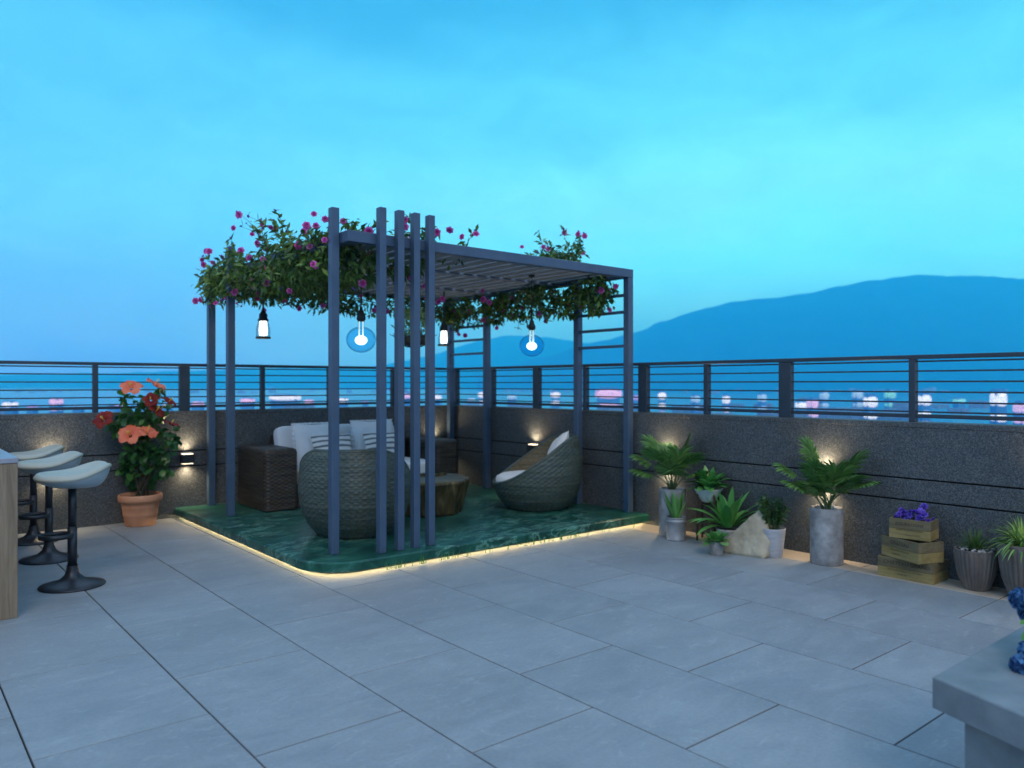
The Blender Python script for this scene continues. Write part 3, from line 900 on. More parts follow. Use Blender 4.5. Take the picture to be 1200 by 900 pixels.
# ================================================================== WALL LIGHTS
def wall_light(pos, axis, label, e=1.0):
    t = thing('wall_light', label, 'wall light', pos, 0 if axis == 'x' else -PI / 2, 'up-down wall lights on the parapet')
    # local: wall is at +y, lamp projects to -y
    mb = MB(); mb.box(-.06, .06, -.085, -.001, -.045, .045, .003); mb.build('housing', M['black'], t)
    mb = MB(); mb.box(-.05, .05, -.075, -.013, .0455, .052, .002); mb.build('upper_lens', M['lamp_warm'], t)
    mb = MB(); mb.box(-.05, .05, -.075, -.013, -.052, -.0455, .002); mb.build('lower_lens', M['lamp_warm'], t)
    mb = MB(); mb.box(-.064, .064, -.012, -.0005, -.07, .07, .002); mb.build('back_plate', M['rail'], t)
    for s in (1, -1):
        ld = bpy.data.lights.new('wall_light_beam', 'SPOT'); ld.energy = 10.0 * e; ld.color = (1, .74, .45); ld.spot_size = R(146); ld.spot_blend = 1.0; ld.shadow_soft_size = .02
        lo_ = bpy.data.objects.new('beam_source', ld); C.objects.link(lo_); lo_.parent = t
        lo_.location = (0, -.055, s * .06); lo_.rotation_euler = (R(180) if s > 0 else 0, 0, 0)
for x, lab in ((1.255, 'up-down wall light behind the bar stools'), (2.45, 'up-down wall light between the hibiscus pot and the pergola'), (5.456, 'up-down wall light over the right arm of the sofa')):
    wall_light((x, YL, .592), 'x', lab)
for y, lab in ((6.55, 'up-down wall light behind the right wicker chair'), (4.67, 'up-down wall light behind the left potted palm'), (3.108, 'up-down wall light behind the tall right potted palm'), (1.55, 'up-down wall light beyond the ribbed pots at the right')):
    wall_light((XR, y, .622), 'y', lab)
# ================================================================== WICKER CHAIRS
def interp(tab, x):
    for (a, b_), (c, d) in zip(tab[:-1], tab[1:]):
        if x <= c:
            t = (x - a) / (c - a) if c > a else 0
            t = max(0, t)
            return b_ + (d - b_) * t
    return tab[-1][1]
RT_ = [(0, .30), (.04, .335), (.10, .385), (.18, .425), (.27, .452), (.38, .463), (.50, .458), (.62, .440), (.74, .412)]
def rim(a):
    t = (1 - math.cos(a)) / 2
    t = min(1.0, t * 1.14)
    t = t * .55 + (t * t * (3 - 2 * t)) * .45
    return .255 + (.715 - .255) * t
def make_chair(loc, rz, label):
    t = thing('wicker_chair', label, 'chair', loc, rz, 'round wicker tub chairs on the platform')
    NT, NV = 252, 112
    mb = MB()
    def P(i, j, inner=0.0, amp=.0042):
        a = 2 * PI * i / NT
        zr = rim(a)
        z = .012 + (zr - .012) * (j / (NV - 1))
        r = interp(RT_, z) - inner
        row = z / .021
        ph = PI * (int(row) % 2)
        fr = row - int(row)
        d = amp * (math.sin(PI * fr)) * (.55 + .6 * math.sin(a * 42 + ph)) if amp else 0
        zz = z + .003 * math.sin(a * 42)
        r += d
        return (r * math.cos(a), r * math.sin(a), zz)
    mb.grid(lambda i, j: P(i, j), NT, NV, cu=True)
    mb.build('wicker_shell', M['wicker_grey'], t)
    mb = MB(); n2 = 120
    def Q(i, j):
        a = 2 * PI * i / n2; zr = rim(a); z = .20 + (zr - .20) * (j / 29)
        r = interp(RT_, z) - .035 + .004 * math.sin(a * 42 + PI * (j % 2))
        return (r * math.cos(a), r * math.sin(a), z)
    mb.grid(Q, n2, 30, cu=True); mb.build('inner_weave', M['wicker_tan'], t)
    mb = MB()
    def T(i, j):
        a = 2 * PI * i / 160; zr = rim(a); g2 = 2 * PI * j / 8
        r = interp(RT_, zr) - .015
        rr_ = .021 + .003 * math.sin(a * 80)
        return ((r + rr_ * math.cos(g2)) * math.cos(a), (r + rr_ * math.cos(g2)) * math.sin(a), zr + rr_ * .8 * math.sin(g2))
    mb.grid(T, 160, 8, cu=True, cv=True); mb.build('rim', M['wicker_grey'], t)
    mb = MB(); mb.lathe([(.0, .0), (.29, .0), (.30, .012), (.28, .02)], 40, capb=False); mb.build('base_ring', M['black'], t)
    mb = MB(); mb.lathe([(.0, .20), (.36, .20), (.395, .225), (.405, .27), (.395, .315), (.35, .338), (.2, .345), (0, .347)], 48, c=(.015, 0, 0), capb=False)
    mb.build('seat_cushion', M['white_cushion'], t)
    return t
make_chair((3.12, 5.86, ZP), R(52), 'grey-green woven tub chair seen from behind through the front fins')
make_chair((5.19, 5.90, ZP), R(147), 'grey-green woven tub chair on the right with white seat pad')
def pillow_mb(wd, hg, th, ruffle=0.0, n=26, pinch=.07, seed=0):
    mb = MB()
    def shell(sg):
        def P(i, j):
            u = -1 + 2 * i / (n - 1); v = -1 + 2 * j / (n - 1)
            e = max(0, (1 - abs(u) ** 2.6) * (1 - abs(v) ** 2.6)) ** .55
            k = 1 - pinch * (u * u * v * v) + pinch * .3
            x = u * wd / 2 * (1 - pinch * (1 - abs(v)) * abs(u) * .7); y = v * hg / 2 * (1 - pinch * (1 - abs(u)) * abs(v) * .7)
            wr = noise.noise(Vector((u * 2.3 + seed, v * 2.3, seed * 1.7))) * .16 + noise.noise(Vector((u * 6 + seed, v * 5, seed))) * .05
            return (x, y, sg * th / 2 * e * (1 + wr))
        return P
    mb.grid(shell(1), n, n); mb.grid(shell(-1), n, n)
    if ruffle:
        m_ = 160
        def Rf(i, j):
            a = 4 * i / m_; s_ = int(a) % 4; f_ = a - int(a)
            u, v = [(-1 + 2 * f_, -1), (1, -1 + 2 * f_), (1 - 2 * f_, 1), (-1, 1 - 2 * f_)][s_]
            k = 1 + (ruffle / (wd / 2)) * j
            return (u * wd / 2 * k * .985, v * hg / 2 * k * .985, .012 * j * math.sin(i * 1.35))
        mb.grid(Rf, m_, 2, cu=True)
    return mb
def pillow(name, label, mat, wd, hg, th, loc, lean, face, ruffle=0, seed=0, roll=0, group=None, cat='pillow'):
    o = pillow_mb(wd, hg, th, ruffle, seed=seed).build(name, mat)
    # local x = width, y = up, z = thickness (facing normal)
    Mx = Matrix.Rotation(face, 4, 'Z') @ Matrix.Rotation(R(90) - lean, 4, 'X') @ Matrix.Rotation(roll, 4, 'Z')
    o.matrix_world = Matrix.Translation(loc) @ Mx
    tag(o, label, cat, group)
    return o
pillow('throw_pillow', 'white pillow leaning in the right wicker chair', M['white_cushion'], .38, .38, .14, (5.37, 5.80, ZP + .555), R(26), R(147 + 90), seed=3, roll=R(24))
# ================================================================== SOFA
sf = thing('wicker_sofa', 'long dark brown wicker sofa against the wall with pale cushions', 'sofa', (0, 0, ZP))
def rrect(x0, x1, y0, y1, r, step=.012):
    """outline points and normals of a rounded rectangle"""
    pts = []
    segs = [((x0 + r, y0), (x1 - r, y0), (0, -1)), ((x1, y0 + r), (x1, y1 - r), (1, 0)), ((x1 - r, y1), (x0 + r, y1), (0, 1)), ((x0, y1 - r), (x0, y0 + r), (-1, 0))]
    cen = [(x1 - r, y0 + r, -PI / 2), (x1 - r, y1 - r, 0), (x0 + r, y1 - r, PI / 2), (x0 + r, y0 + r, PI)]
    for (a, b_, nn), (cx, cyy, a0) in zip(segs, cen):
        L = math.hypot(b_[0] - a[0], b_[1] - a[1]); n = max(2, int(L / step))
        for k in range(n):
            pts.append((a[0] + (b_[0] - a[0]) * k / n, a[1] + (b_[1] - a[1]) * k / n, *nn))
        m_ = max(3, int(r * PI / 2 / step))
        for k in range(m_):
            g_ = a0 + PI / 2 * k / m_
            pts.append((cx + r * math.cos(g_), cyy + r * math.sin(g_), math.cos(g_), math.sin(g_)))
    return pts
def woven_block(x0, x1, y0, y1, z0, z1, r=.05, amp=.006):
    mb = MB(); pts = rrect(x0, x1, y0, y1, r)
    n = len(pts); rows = int((z1 - z0) / .006)
    def P(i, j):
        x, y, nx, ny = pts[i]; z = z0 + (z1 - z0) * j / rows
        row = (z - z0) / .018; f_ = row - int(row)
        d = amp * math.sin(PI * f_) * (.5 + .6 * math.sin(i * PI / 3 + PI * (int(row) % 2)))
        e = max(0, (z - (z1 - .05)) / .05)
        ins = .05 * (1 - math.sqrt(max(0, 1 - e * e))) if e > 0 else 0
        return (x + nx * (d - ins), y + ny * (d - ins), z)
    o = len(mb.v)
    mb.grid(P, n, rows + 1, cu=True)
    top = o + rows * n
    # top patch with woven bumps
    cx, cyy = (x0 + x1) / 2, (y0 + y1) / 2
    rg_ = [top + i for i in range(n)]
    for k, s_ in enumerate((.8, .55, .3, .08)):
        o2 = len(mb.v)
        for i in range(n):
            vx, vy, vz = mb.v[top + i]
            mb.v.append((cx + (vx - cx) * s_, cyy + (vy - cyy) * s_, z1 + .001 + .002 * math.sin(i * PI / 3 + PI * k)))
        for i in range(n):
            mb.face([rg_[i], rg_[(i + 1) % n], o2 + (i + 1) % n, o2 + i], True)
        rg_ = [o2 + i for i in range(n)]
    mb.face(rg_)
    return mb
SX0, SX1, SY0, SY1 = 2.92, 5.22, 7.30, 8.06
woven_block(SX0, SX0 + .34, SY0, SY1, .01, .615).build('arm', M['wicker_brown'], sf)
woven_block(SX1 - .30, SX1, SY0, SY1, .01, .615).build('arm', M['wicker_brown'], sf)
woven_block(SX0 + .35, SX1 - .31, SY0 + .06, SY1 - .02, .01, .21, .03).build('base', M['wicker_brown'], sf)
woven_block(SX0 + .35, SX1 - .31, SY1 - .13, SY1 + .01, .21, .72, .04).build('backrest', M['wicker_brown'], sf)
def cushion_mb(wd, dp, hg, r=.045, puff=.012, n=22, seed=0):
    mb = MB()
    p = 7.0
    def S(c, e): return math.copysign(abs(c) ** e, c)
    nu, nv = 64, 28
    def P(i, j):
        a = 2 * PI * i / nu; b_ = PI * j / (nv - 1) - PI / 2
        ee = 2 / p
        cb = abs(math.cos(b_)) ** ee
        x = wd / 2 * cb * S(math.cos(a), ee); y = dp / 2 * cb * S(math.sin(a), ee); z = hg / 2 * S(math.sin(b_), ee * 1.1)
        pf = puff * (1 - (2 * x / wd) ** 2) * (1 - (2 * y / dp) ** 2) * (1 if z > 0 else -1) * 1.3
        pf2 = noise.noise(Vector((x * 5 + seed, y * 5, z * 4))) * .008
        return (x, y, z + pf + pf2)
    mb.grid(P, nu, nv, cu=True)
    return mb
cw = (SX1 - .31 - SX0 - .35) / 2
for k in range(2):
    o = cushion_mb(cw - .01, .70, .17, seed=k).build('seat_cushion', M['white_cushion'], sf, (SX0 + .35 + cw * (k + .5), SY0 + .33, .305))
for k, (cx, w_) in enumerate(((3.49, .46), (3.97, .48), (4.45, .46))):
    o = cushion_mb(w_, .40, .15, seed=k + 5).build('back_cushion', M['cushion'], sf)
    o.location = (cx, SY1 - .20, .60); o.rotation_euler = (R(78), 0, 0)
GP = 'ruffled square pillows on the sofa'
pillow('square_pillow', 'large pale ruffled-edge pillow at the left of the sofa', M['cushion'], .50, .42, .17, (3.62, 7.64, ZP + .625), R(16), 0, .02, 1, group=GP)
pillow('square_pillow', 'large pale ruffled-edge pillow right of the sofa middle', M['cushion'], .50, .43, .17, (4.30, 7.64, ZP + .63), R(16), 0, .02, 6, group=GP)
GS = 'striped lumbar pillows on the sofa'
pillow('striped_pillow', 'grey striped lumbar pillow in front of the left ruffled pillow', M['striped'], .46, .28, .13, (3.72, 7.48, ZP + .585), R(20), R(2), 0, 2, group=GS)
pillow('striped_pillow', 'grey striped lumbar pillow behind the front fins, right one on the sofa', M['striped'], .44, .28, .13, (4.32, 7.48, ZP + .585), R(20), R(-3), 0, 8, group=GS)
# ================================================================== COFFEE TABLE
ct = thing('coffee_table', 'gilded tree-stump coffee table with fluted sides', 'table', (4.17, 6.40, ZP))
def flute(a, z):
    return 1 + .03 * math.sin(9 * a + .6) + .035 * abs(math.sin(11 * a + 1.1)) + .03 * math.sin(3 * a) + .012 * math.sin(31 * a + 6 * z)
mb = MB(); mb.lathe([(.35, 0), (.355, .03), (.375, .12), (.40, .22), (.425, .30), (.43, .318), (.42, .325)], 180, rf=flute); mb.build('fluted_body', M['bronze'], ct)
mb = MB(); mb.lathe([(.42, .3252), (.415, .330), (.28, .331), (.05, .331)], 180, rf=flute, capb=True, capt=True); mb.build('table_top', M['table_top'], ct)
tr = thing('tray', 'small square gilt tray on the coffee table', 'tray', (4.33, 6.50, ZP + .3325), R(20))
mb = MB(); mb.box(-.11, .11, -.08, .08, 0, .006, .001); mb.build('tray_base', M['bronze'], tr)
mb = MB()
for (a, b_, c, d) in ((-.11, .11, -.084, -.078), (-.11, .11, .078, .084), (-.116, -.110, -.084, .084), (.110, .116, -.084, .084)):
    mb.box(a, b_, c, d, .0, .022)
mb.build('tray_edge', M['bronze'], tr)
cu = thing('cup', 'small white cup beside the tray on the coffee table', 'cup', (4.02, 6.46, ZP + .3325))
mb = MB(); mb.lathe([(.0, .0), (.022, .0), (.032, .02), (.036, .06), (.033, .06), (.029, .02), (0, .008)], 20, capb=False); mb.build('cup_body', M['white_pot'], cu)
mb = MB(); mb.tube([(.034, 0, .05), (.052, 0, .045), (.054, 0, .025), (.033, 0, .018)], .004, 6); mb.build('handle', M['white_pot'], cu)
vs = thing('bottle_vase', 'slim dark bottle vase on the coffee table', 'vase', (3.92, 6.50, ZP + .3325))
mb = MB(); mb.lathe([(.0, .0), (.03, .0), (.036, .02), (.036, .09), (.012, .13), (.012, .17), (.015, .172)], 20, capb=False); mb.build('vase_body', M['black'], vs)
# ================================================================== BAR
bc = thing('bar_counter', 'wooden bar counter with grey stone top at the left edge', 'counter')
mb = MB(); mb.box(-.12, .638, 5.26, 5.33, 0, .893, .003); mb.build('end_panel', M['counter_wood'], bc)
mb = MB(); mb.box(-.12, .638, 7.95, 8.02, 0, .893, .003); mb.build('end_panel', M['counter_wood'], bc)
mb = MB(); mb.box(-.06, .28, 5.332, 7.948, 0, .85, .003); mb.build('front_panel', M['counter_wood'], bc)
mb = MB(); mb.box(-.13, .642, 5.255, 8.03, .8935, .925, .004); mb.build('counter_top', M['counter_top'], bc)
def make_stool(loc, label):
    t = thing('bar_stool', label, 'bar stool', loc, 0, 'pale bar stools along the counter')
    mb = MB(); mb.lathe([(0, 0), (.195, 0), (.20, .006), (.197, .012), (.14, .026), (.08, .045), (.048, .075), (.036, .11), (.034, .14)], 48, capb=False); mb.build('base', M['stool_metal'], t)
    mb = MB(); mb.tube([(0, 0, .12), (0, 0, .40)], .029, 20); mb.tube([(0, 0, .40), (0, 0, .67)], .025, 20); mb.build('column', M['stool_metal'], t)
    mb = MB(); pts = [(-.10 + .10 * math.cos(a), .095 * math.sin(a), .345 ) for a in [2 * PI * k / 28 for k in range(28)]]
    def P(i, j):
        a = 2 * PI * i / 32; g_ = 2 * PI * j / 6
        cxx, cyy = -.095 + .098 * math.cos(a), .092 * math.sin(a)
        return (cxx + .007 * math.cos(g_) * math.cos(a), cyy + .007 * math.cos(g_) * math.sin(a), .345 + .017 * math.sin(g_))
    mb.grid(P, 32, 6, cu=True, cv=True); mb.build('footrest', M['stool_metal'], t)
    # seat: a dished pad with low curved back at +x
    NU, NV = 44, 22
    def outline(a):
        c, s_ = math.cos(a), math.sin(a)
        x = .205 * math.copysign(abs(c) ** .72, c); y = .215 * math.copysign(abs(s_) ** .72, s_)
        y *= 1 - .12 * max(0, -c)
        return x, y
    def lift(x, y, k):
        b_ = max(0, (x - .03) / .185)
        rimf = k ** 3.0
        back = (b_ ** .9) * .060 * (k ** 1.6)
        sidew = .028 * max(0, (x + .05) / .28) * rimf * min(1, abs(y) / .15)
        return back + sidew
    mb = MB()
    def P2(i, j):
        a = 2 * PI * i / NU; k = (j + .001) / (NV - 1)
        x, y = outline(a); x *= k; y *= k
        z = .762 - .012 * (1 - k * k) + lift(x, y, k)
        if k > .9: z -= .02 * ((k - .9) / .1) ** 2
        ox = .03 * max(0, x / .235) * k
        return (x + ox - .01, y, z)
    mb.grid(P2, NU, NV, cu=True)
    def P3(i, j):
        k = j / 6; a = 2 * PI * i / NU; x, y = outline(a)
        z0 = .742 + lift(x, y, 1)
        s_ = 1 + .03 * math.sin(PI * k) 
        ox = .03 * max(0, x / .235)
        return (x * s_ + ox - .01, y * s_, z0 - .026 * k)
    mb.grid(P3, NU, 7, cu=True)
    mb.build('seat', M['leather'], t)
    mb = MB()
    def P4(i, j):
        k = j / 12; a = 2 * PI * i / NU; x, y = outline(a)
        z0 = .717 + lift(x, y, 1); zb = .660
        q = math.sin(k * PI / 2)
        s_ = .985 * (1 - .60 * k ** 1.2)
        ox = .03 * max(0, x / .235)
        return ((x + ox) * s_ - .01 + .05 * k, y * s_, z0 + (zb - z0) * (q ** .9))
    o_ = len(mb.v)
    mb.grid(P4, NU, 13, cu=True); mb.face([o_ + 12 * NU + i for i in range(NU)]); mb.build('seat_shell', M['shell'], t)
    return t
s1 = make_stool((1.02, 5.86, 0), 'nearest pale bar stool on a dark disc base')
dup(s1, (1.035, 6.86, 0), label='middle pale bar stool of the three beside the counter')
dup(s1, (1.05, 7.72, 0), label='farthest pale bar stool, closest to the granite wall')
# ================================================================== PLANT HELPERS
def sph_dir(rg, up=0.0):
    while True:
        v = Vector((rg.uniform(-1, 1), rg.uniform(-1, 1), rg.uniform(-1, 1)))
        if .05 < v.length < 1:
            v.normalize(); v.z += up
            return v.normalized()
def petal_flower(r, n, wd, cup=.3, layers=1, ruffle=.0, seed=0):
    mb = MB(); rg = random.Random(seed)
    for l in range(layers):
        for k in range(n):
            a = 2 * PI * (k + .5 * l) / n + rg.uniform(-.08, .08)
            el = cup + l * (1.3 - cup) / max(1, layers)
            d = Vector((math.cos(a) * math.cos(el), math.sin(a) * math.cos(el), math.sin(el)))
            L = r * (1 - .2 * l)
            up = Vector((-math.cos(a) * math.sin(el), -math.sin(a) * math.sin(el), math.cos(el)))
            mb.leaf((0, 0, 0), d, up, L, wd * (1 - .15 * l), 4, .35 if l == 0 else -.3, .22, 0, ruffle)
    return mb
def place(o, loc, d, spin=0.0, parent=None, s=1.0):
    q = Vector(d).to_track_quat('Z', 'Y').to_matrix().to_4x4() @ Matrix.Rotation(spin, 4, 'Z')
    o.matrix_local = Matrix.Translation(loc) @ q @ Matrix.Scale(s, 4)
    if parent is not None: o.parent = parent
    return o
def inst(me_obj, loc, d, spin, parent, s=1.0, mesh=None):
    o = me_obj.copy(); C.objects.link(o)
    o.parent = parent
    q = Vector(d).to_track_quat('Z', 'Y').to_matrix().to_4x4() @ Matrix.Rotation(spin, 4, 'Z')
    o.matrix_local = Matrix.Translation(loc) @ q @ Matrix.Scale(s, 4)
    return o
# ================================================================== VINES
rose_me = petal_flower(.034, 6, .034, .25, 3, .06, 2)
bud_me = petal_flower(.017, 5, .016, .7, 2, 0, 3)
def vine(label, caps, sprigs, flowers, buds, seed, origin):
    rg = random.Random(seed)
    t = thing('flowering_vine', label, 'vine', origin, 0, 'flowering vines over the pergola')
    O = Vector(origin)
    fol = MB(); stm = MB()
    pts = []
    for (a, b_, rx, rz_, n) in caps:
        a = Vector(a); b_ = Vector(b_)
        prev = []
        for k in range(int((b_ - a).length / .18) + 2):
            f_ = k / (int((b_ - a).length / .18) + 1)
            p = a.lerp(b_, f_) + Vector((rg.gauss(0, .03), rg.gauss(0, .03), rg.gauss(0, .03)))
            prev.append(p - O)
        stm = MB(); stm.tube(prev, .006, 5); stm.build('stem', M['bark'], t)
        # clumps make light and dark lumps and gaps
        cl = [(rg.random(), rg.gauss(0, .75), rg.gauss(0, .8)) for _ in range(max(5, n // 22))]
        for k in range(n):
            c = rg.choice(cl)
            f_ = min(1, max(0, c[0] + rg.gauss(0, .035)))
            p = a.lerp(b_, f_)
            ax = (b_ - a).normalized(); side = Vector((-ax.y, ax.x, 0))
            if side.length < .1: side = Vector((1, 0, 0))
            side.normalize()
            sx = max(-1.4, min(1.4, c[1] + rg.gauss(0, .35))); sz = max(-1.5, min(1.3, c[2] + rg.gauss(0, .33)))
            p = p + side * sx * rx + Vector((0, 0, sz * rz_))
            p.x = min(p.x, 5.72); p.y = min(p.y, 8.17)
            # keep leaves off the roof slats themselves
            if 2.40 < p.z < 2.45 and 2.75 < p.x < 5.6 and 5.16 < p.y < 8.05: p.z -= .06
            d = (sph_dir(rg, -.25) + side * sx * .5).normalized()
            fol.leaf(p - O, d, sph_dir(rg, 1.0), rg.uniform(.05, .095), rg.uniform(.022, .040), 2, .5, .22, 0)
            pts.append(p)
    for (p0, d0, L, n) in sprigs:
        p = Vector(p0); d = Vector(d0).normalized(); path = [p.copy()]
        for k in range(9):
            d = (d + Vector((rg.gauss(0, .12), rg.gauss(0, .12), -.07))).normalized(); p = p + d * (L / 9); path.append(p.copy())
        stm = MB(); stm.tube([q - O for q in path], [.004 - .0003 * k for k in range(10)], 5); stm.build('stem', M['bark'], t)
        for k in range(n):
            f_ = rg.uniform(.1, 1); q = path[min(9, int(f_ * 9.5))]
            fol.leaf(q - O + Vector((rg.gauss(0, .01), rg.gauss(0, .01), rg.gauss(0, .01))), (sph_dir(rg, .3) + d * .6), sph_dir(rg, 1), rg.uniform(.05, .085), rg.uniform(.022, .036), 2, .4, .2, 0)
        buds = buds + [tuple(path[-1])]
        if rg.random() < .5: flowers = flowers + [tuple(path[-1] + Vector((rg.gauss(0, .04), rg.gauss(0, .04), -.03)))]
    fol.build('foliage', M['vine'], t)
    f0 = None; b0 = None
    for k, p in enumerate(flowers):
        d = Vector((-.75 + rg.gauss(0, .35), -.75 + rg.gauss(0, .35), rg.gauss(.1, .35)))
        if f0 is None:
            mm = rose_me.build('flower', M['pink'], t); f0 = mm; place(mm, Vector(p) - O, d, rg.uniform(0, 6)); mm.parent = t
        else: inst(f0, Vector(p) - O, d, rg.uniform(0, 6), t, rg.uniform(.75, 1.15))
    for k, p in enumerate(buds):
        d = sph_dir(rg, .8)
        if b0 is None:
            mm = bud_me.build('bud', M['mauve'], t); b0 = mm; place(mm, Vector(p) - O, d, 0)
        else: inst(b0, Vector(p) - O, d, rg.uniform(0, 6), t, rg.uniform(.8, 1.2))
    return t
rv = random.Random(77)
fl_left = []
for k in range(34):
    y = rv.uniform(5.2, 8.1)
    fl_left.append((2.62 - abs(rv.gauss(0, .09)), y, rv.uniform(2.16, 2.66)))
for k in range(24):
    fl_left.append((rv.uniform(2.75, 5.0), rv.uniform(5.3, 7.9), rv.uniform(2.10, 2.30)))
for k in range(11):
    fl_left.append((rv.uniform(2.75, 3.8), rv.uniform(5.1, 5.5), rv.uniform(2.48, 2.62)))
spl = []
for k in range(15):
    y = rv.uniform(5.5, 8.05)
    spl.append(((2.62, y, 2.45), (-.5 + rv.gauss(0, .25), .1 + rv.gauss(0, .4), 1.0), rv.uniform(.22, .42) * (1.15 if y < 6.8 else .8), rv.randint(8, 15)))
for k in range(6):
    spl.append(((rv.uniform(2.9, 3.9), rv.uniform(5.2, 5.7), 2.46), (rv.gauss(0, .3), rv.gauss(0, .3), 1), rv.uniform(.15, .3), 9))
for k in range(10):
    y = rv.uniform(5.3, 8.0)
    spl.append(((2.62 + rv.gauss(0, .1), y, 2.26), (-.3 + rv.gauss(0, .3), rv.gauss(0, .4), -.8), rv.uniform(.10, .20), 8))
vine('pink flowering vine smothering the left and rear pergola beams',
     [((2.64, 5.35, 2.36), (2.64, 8.1, 2.35), .12, .12, 2300),
      ((2.90, 5.25, 2.30), (2.98, 8.0, 2.32), .17, .07, 1500),
      ((3.3, 5.5, 2.32), (3.5, 8.0, 2.32), .20, .06, 1000),
      ((2.7, 8.02, 2.37), (5.6, 8.02, 2.30), .12, .10, 2300),
      ((2.8, 5.35, 2.53), (3.9, 5.45, 2.52), .12, .07, 420)],
     spl, fl_left, [], 21, (2.675, 8.12, ZP))
fl_r = [(5.6 + rv.gauss(0, .05), rv.uniform(5.25, 7.9), rv.uniform(2.08, 2.35)) for k in range(24)] + [(5.5, 5.3, 2.27), (5.56, 5.16, 2.30), (5.5, 6.5, 2.86), (5.5, 5.9, 2.6)]
spr = []
for k in range(10):
    spr.append(((5.62, rv.uniform(5.6, 6.7), 2.52), (rv.gauss(-.1, .25), rv.gauss(0, .35), 1), rv.uniform(.25, .5), rv.randint(16, 26)))
for k in range(8):
    spr.append(((5.62, rv.uniform(5.3, 8.0), 2.15), (rv.gauss(-.3, .3), rv.gauss(0, .35), -.8), rv.uniform(.1, .2), 8))
vine('pink flowering vine hanging over the right-hand pergola beam and ladders',
     [((5.60, 6.35, 2.28), (5.60, 8.05, 2.24), .12, .11, 1900),
      ((5.58, 5.28, 2.25), (5.58, 6.05, 2.22), .12, .11, 1200),
      ((5.35, 6.3, 2.30), (5.55, 6.0, 2.30), .12, .06, 260),
      ((5.60, 5.70, 2.60), (5.60, 6.70, 2.60), .10, .12, 800)],
     spr, fl_r, [], 22, (5.675, 7.36, ZP))
# ================================================================== HANGING BASKET
hb = thing('hanging_planter', 'dark iron hanging basket of pale green plants behind the fins', 'planter', (4.15, 6.58, 1.80))
mb = MB()
for k in range(3):
    a = k * 2 * PI / 3 + .4
    mb.tube([(.17 * math.cos(a), .17 * math.sin(a), .02), (0, 0, .50)], .003, 5)
mb.tube([(0, 0, .50), (0, 0, ROOFZ - 1.80)], .004, 5)
mb.build('chain', M['black'], hb)
mb = MB()
def ringp(rad, z, tr_=.005):
    def P(i, j):
        a = 2 * PI * i / 36; g_ = 2 * PI * j / 6
        return ((rad + tr_ * math.cos(g_)) * math.cos(a), (rad + tr_ * math.cos(g_)) * math.sin(a), z + tr_ * math.sin(g_))
    mb.grid(P, 36, 6, cu=True, cv=True)
ringp(.19, .02); ringp(.15, -.05); ringp(.07, -.08)
for k in range(12):
    a = k * PI / 6
    mb.tube([(.235 * math.cos(a), .235 * math.sin(a), .045), (.19 * math.cos(a), .19 * math.sin(a), .02), (.15 * math.cos(a), .15 * math.sin(a), -.05), (.07 * math.cos(a), .07 * math.sin(a), -.08)], .003, 5)
mb.build('iron_basket', M['black'], hb)
mb = MB(); mb.lathe([(.06, -.072), (.14, -.045), (.165, .015), (.0, .03)], 24); mb.build('coir_liner', M['bark'], hb)
mb = MB(); rg = random.Random(31)
for k in range(420):
    a = rg.uniform(0, 2 * PI); r = rg.uniform(0, .19) ; z = rg.uniform(.0, .36) * (1 - r * 2.2)
    p = Vector((r * math.cos(a), r * math.sin(a), .02 + max(0, z)))
    mb.leaf(p, sph_dir(rg, .4), sph_dir(rg, 1), rg.uniform(.04, .08), rg.uniform(.016, .03), 2, .5, .2)
mb.build('foliage', M['pale_leaf'], hb)
# ================================================================== HIBISCUS
hp = thing('flower_pot', 'terracotta pot of red and coral hibiscus by the left wall', 'potted plant', (1.965, 7.985, 0))
mb = MB(); mb.lathe([(.0, 0), (.128, 0), (.132, .01), (.150, .10), (.153, .105), (.153, .115), (.160, .17), (.163, .175), (.163, .185), (.170, .225), (.190, .232), (.196, .25), (.196, .285), (.188, .298), (.176, .298), (.172, .27), (.172, .25)], 48, capb=False); mb.build('pot', M['terracotta'], hp)
mb = MB(); mb.lathe([(.174, .262), (.10, .268), (.001, .272)], 32, capb=False); mb.build('soil', M['soil'], hp)
rg = random.Random(9)
mbs = MB(); mbf = MB()
targets = []
def hpt(px, py, dy=0):
    # spot in the plane of the plant (7.45 m ahead) seen at that column/row
    D = 7.40 + dy; q = bearing(px, D)
    return Vector((q.x - 1.965, q.y - 7.985, CAMH - (py - 450) / 906 * D))
blobs = [(165, 497, .10), (150, 490, .11), (188, 482, .11), (172, 473, .10), (158, 530, .13), (185, 530, .13), (168, 550, .12), (142, 500, .08), (196, 512, .10), (150, 545, .10), (190, 545, .09), (128, 497, .05), (145, 468, .05), (205, 515, .05), (186, 460, .06), (165, 515, .12), (176, 495, .10), (160, 562, .09), (178, 560, .08)]
for (px, py, r) in blobs:
    c = hpt(px, py, rg.uniform(-.12, .12)); c.y = min(c.y, .12); c.x = c.x
    mid = Vector((c.x * .4, c.y * .4, .27 + (c.z - .27) * .55))
    mbs = MB(); mbs.tube([(rg.gauss(0, .02), rg.gauss(0, .02), .25), mid, c], [.009, .006, .003], 6); mbs.build('stem', M['bark'], hp)
    for k in range(int(330 * r)):
        p = c + sph_dir(rg) * r * rg.random() ** .5
        p.y = min(p.y, .205)
        mbf.leaf(p, (sph_dir(rg, -.1) + (p - c) * 4), sph_dir(rg, 1.2), rg.uniform(.06, .10), rg.uniform(.045, .07), 3, .7, .15, 0, .04)
mbf.build('foliage', M['hibleaf'], hp)
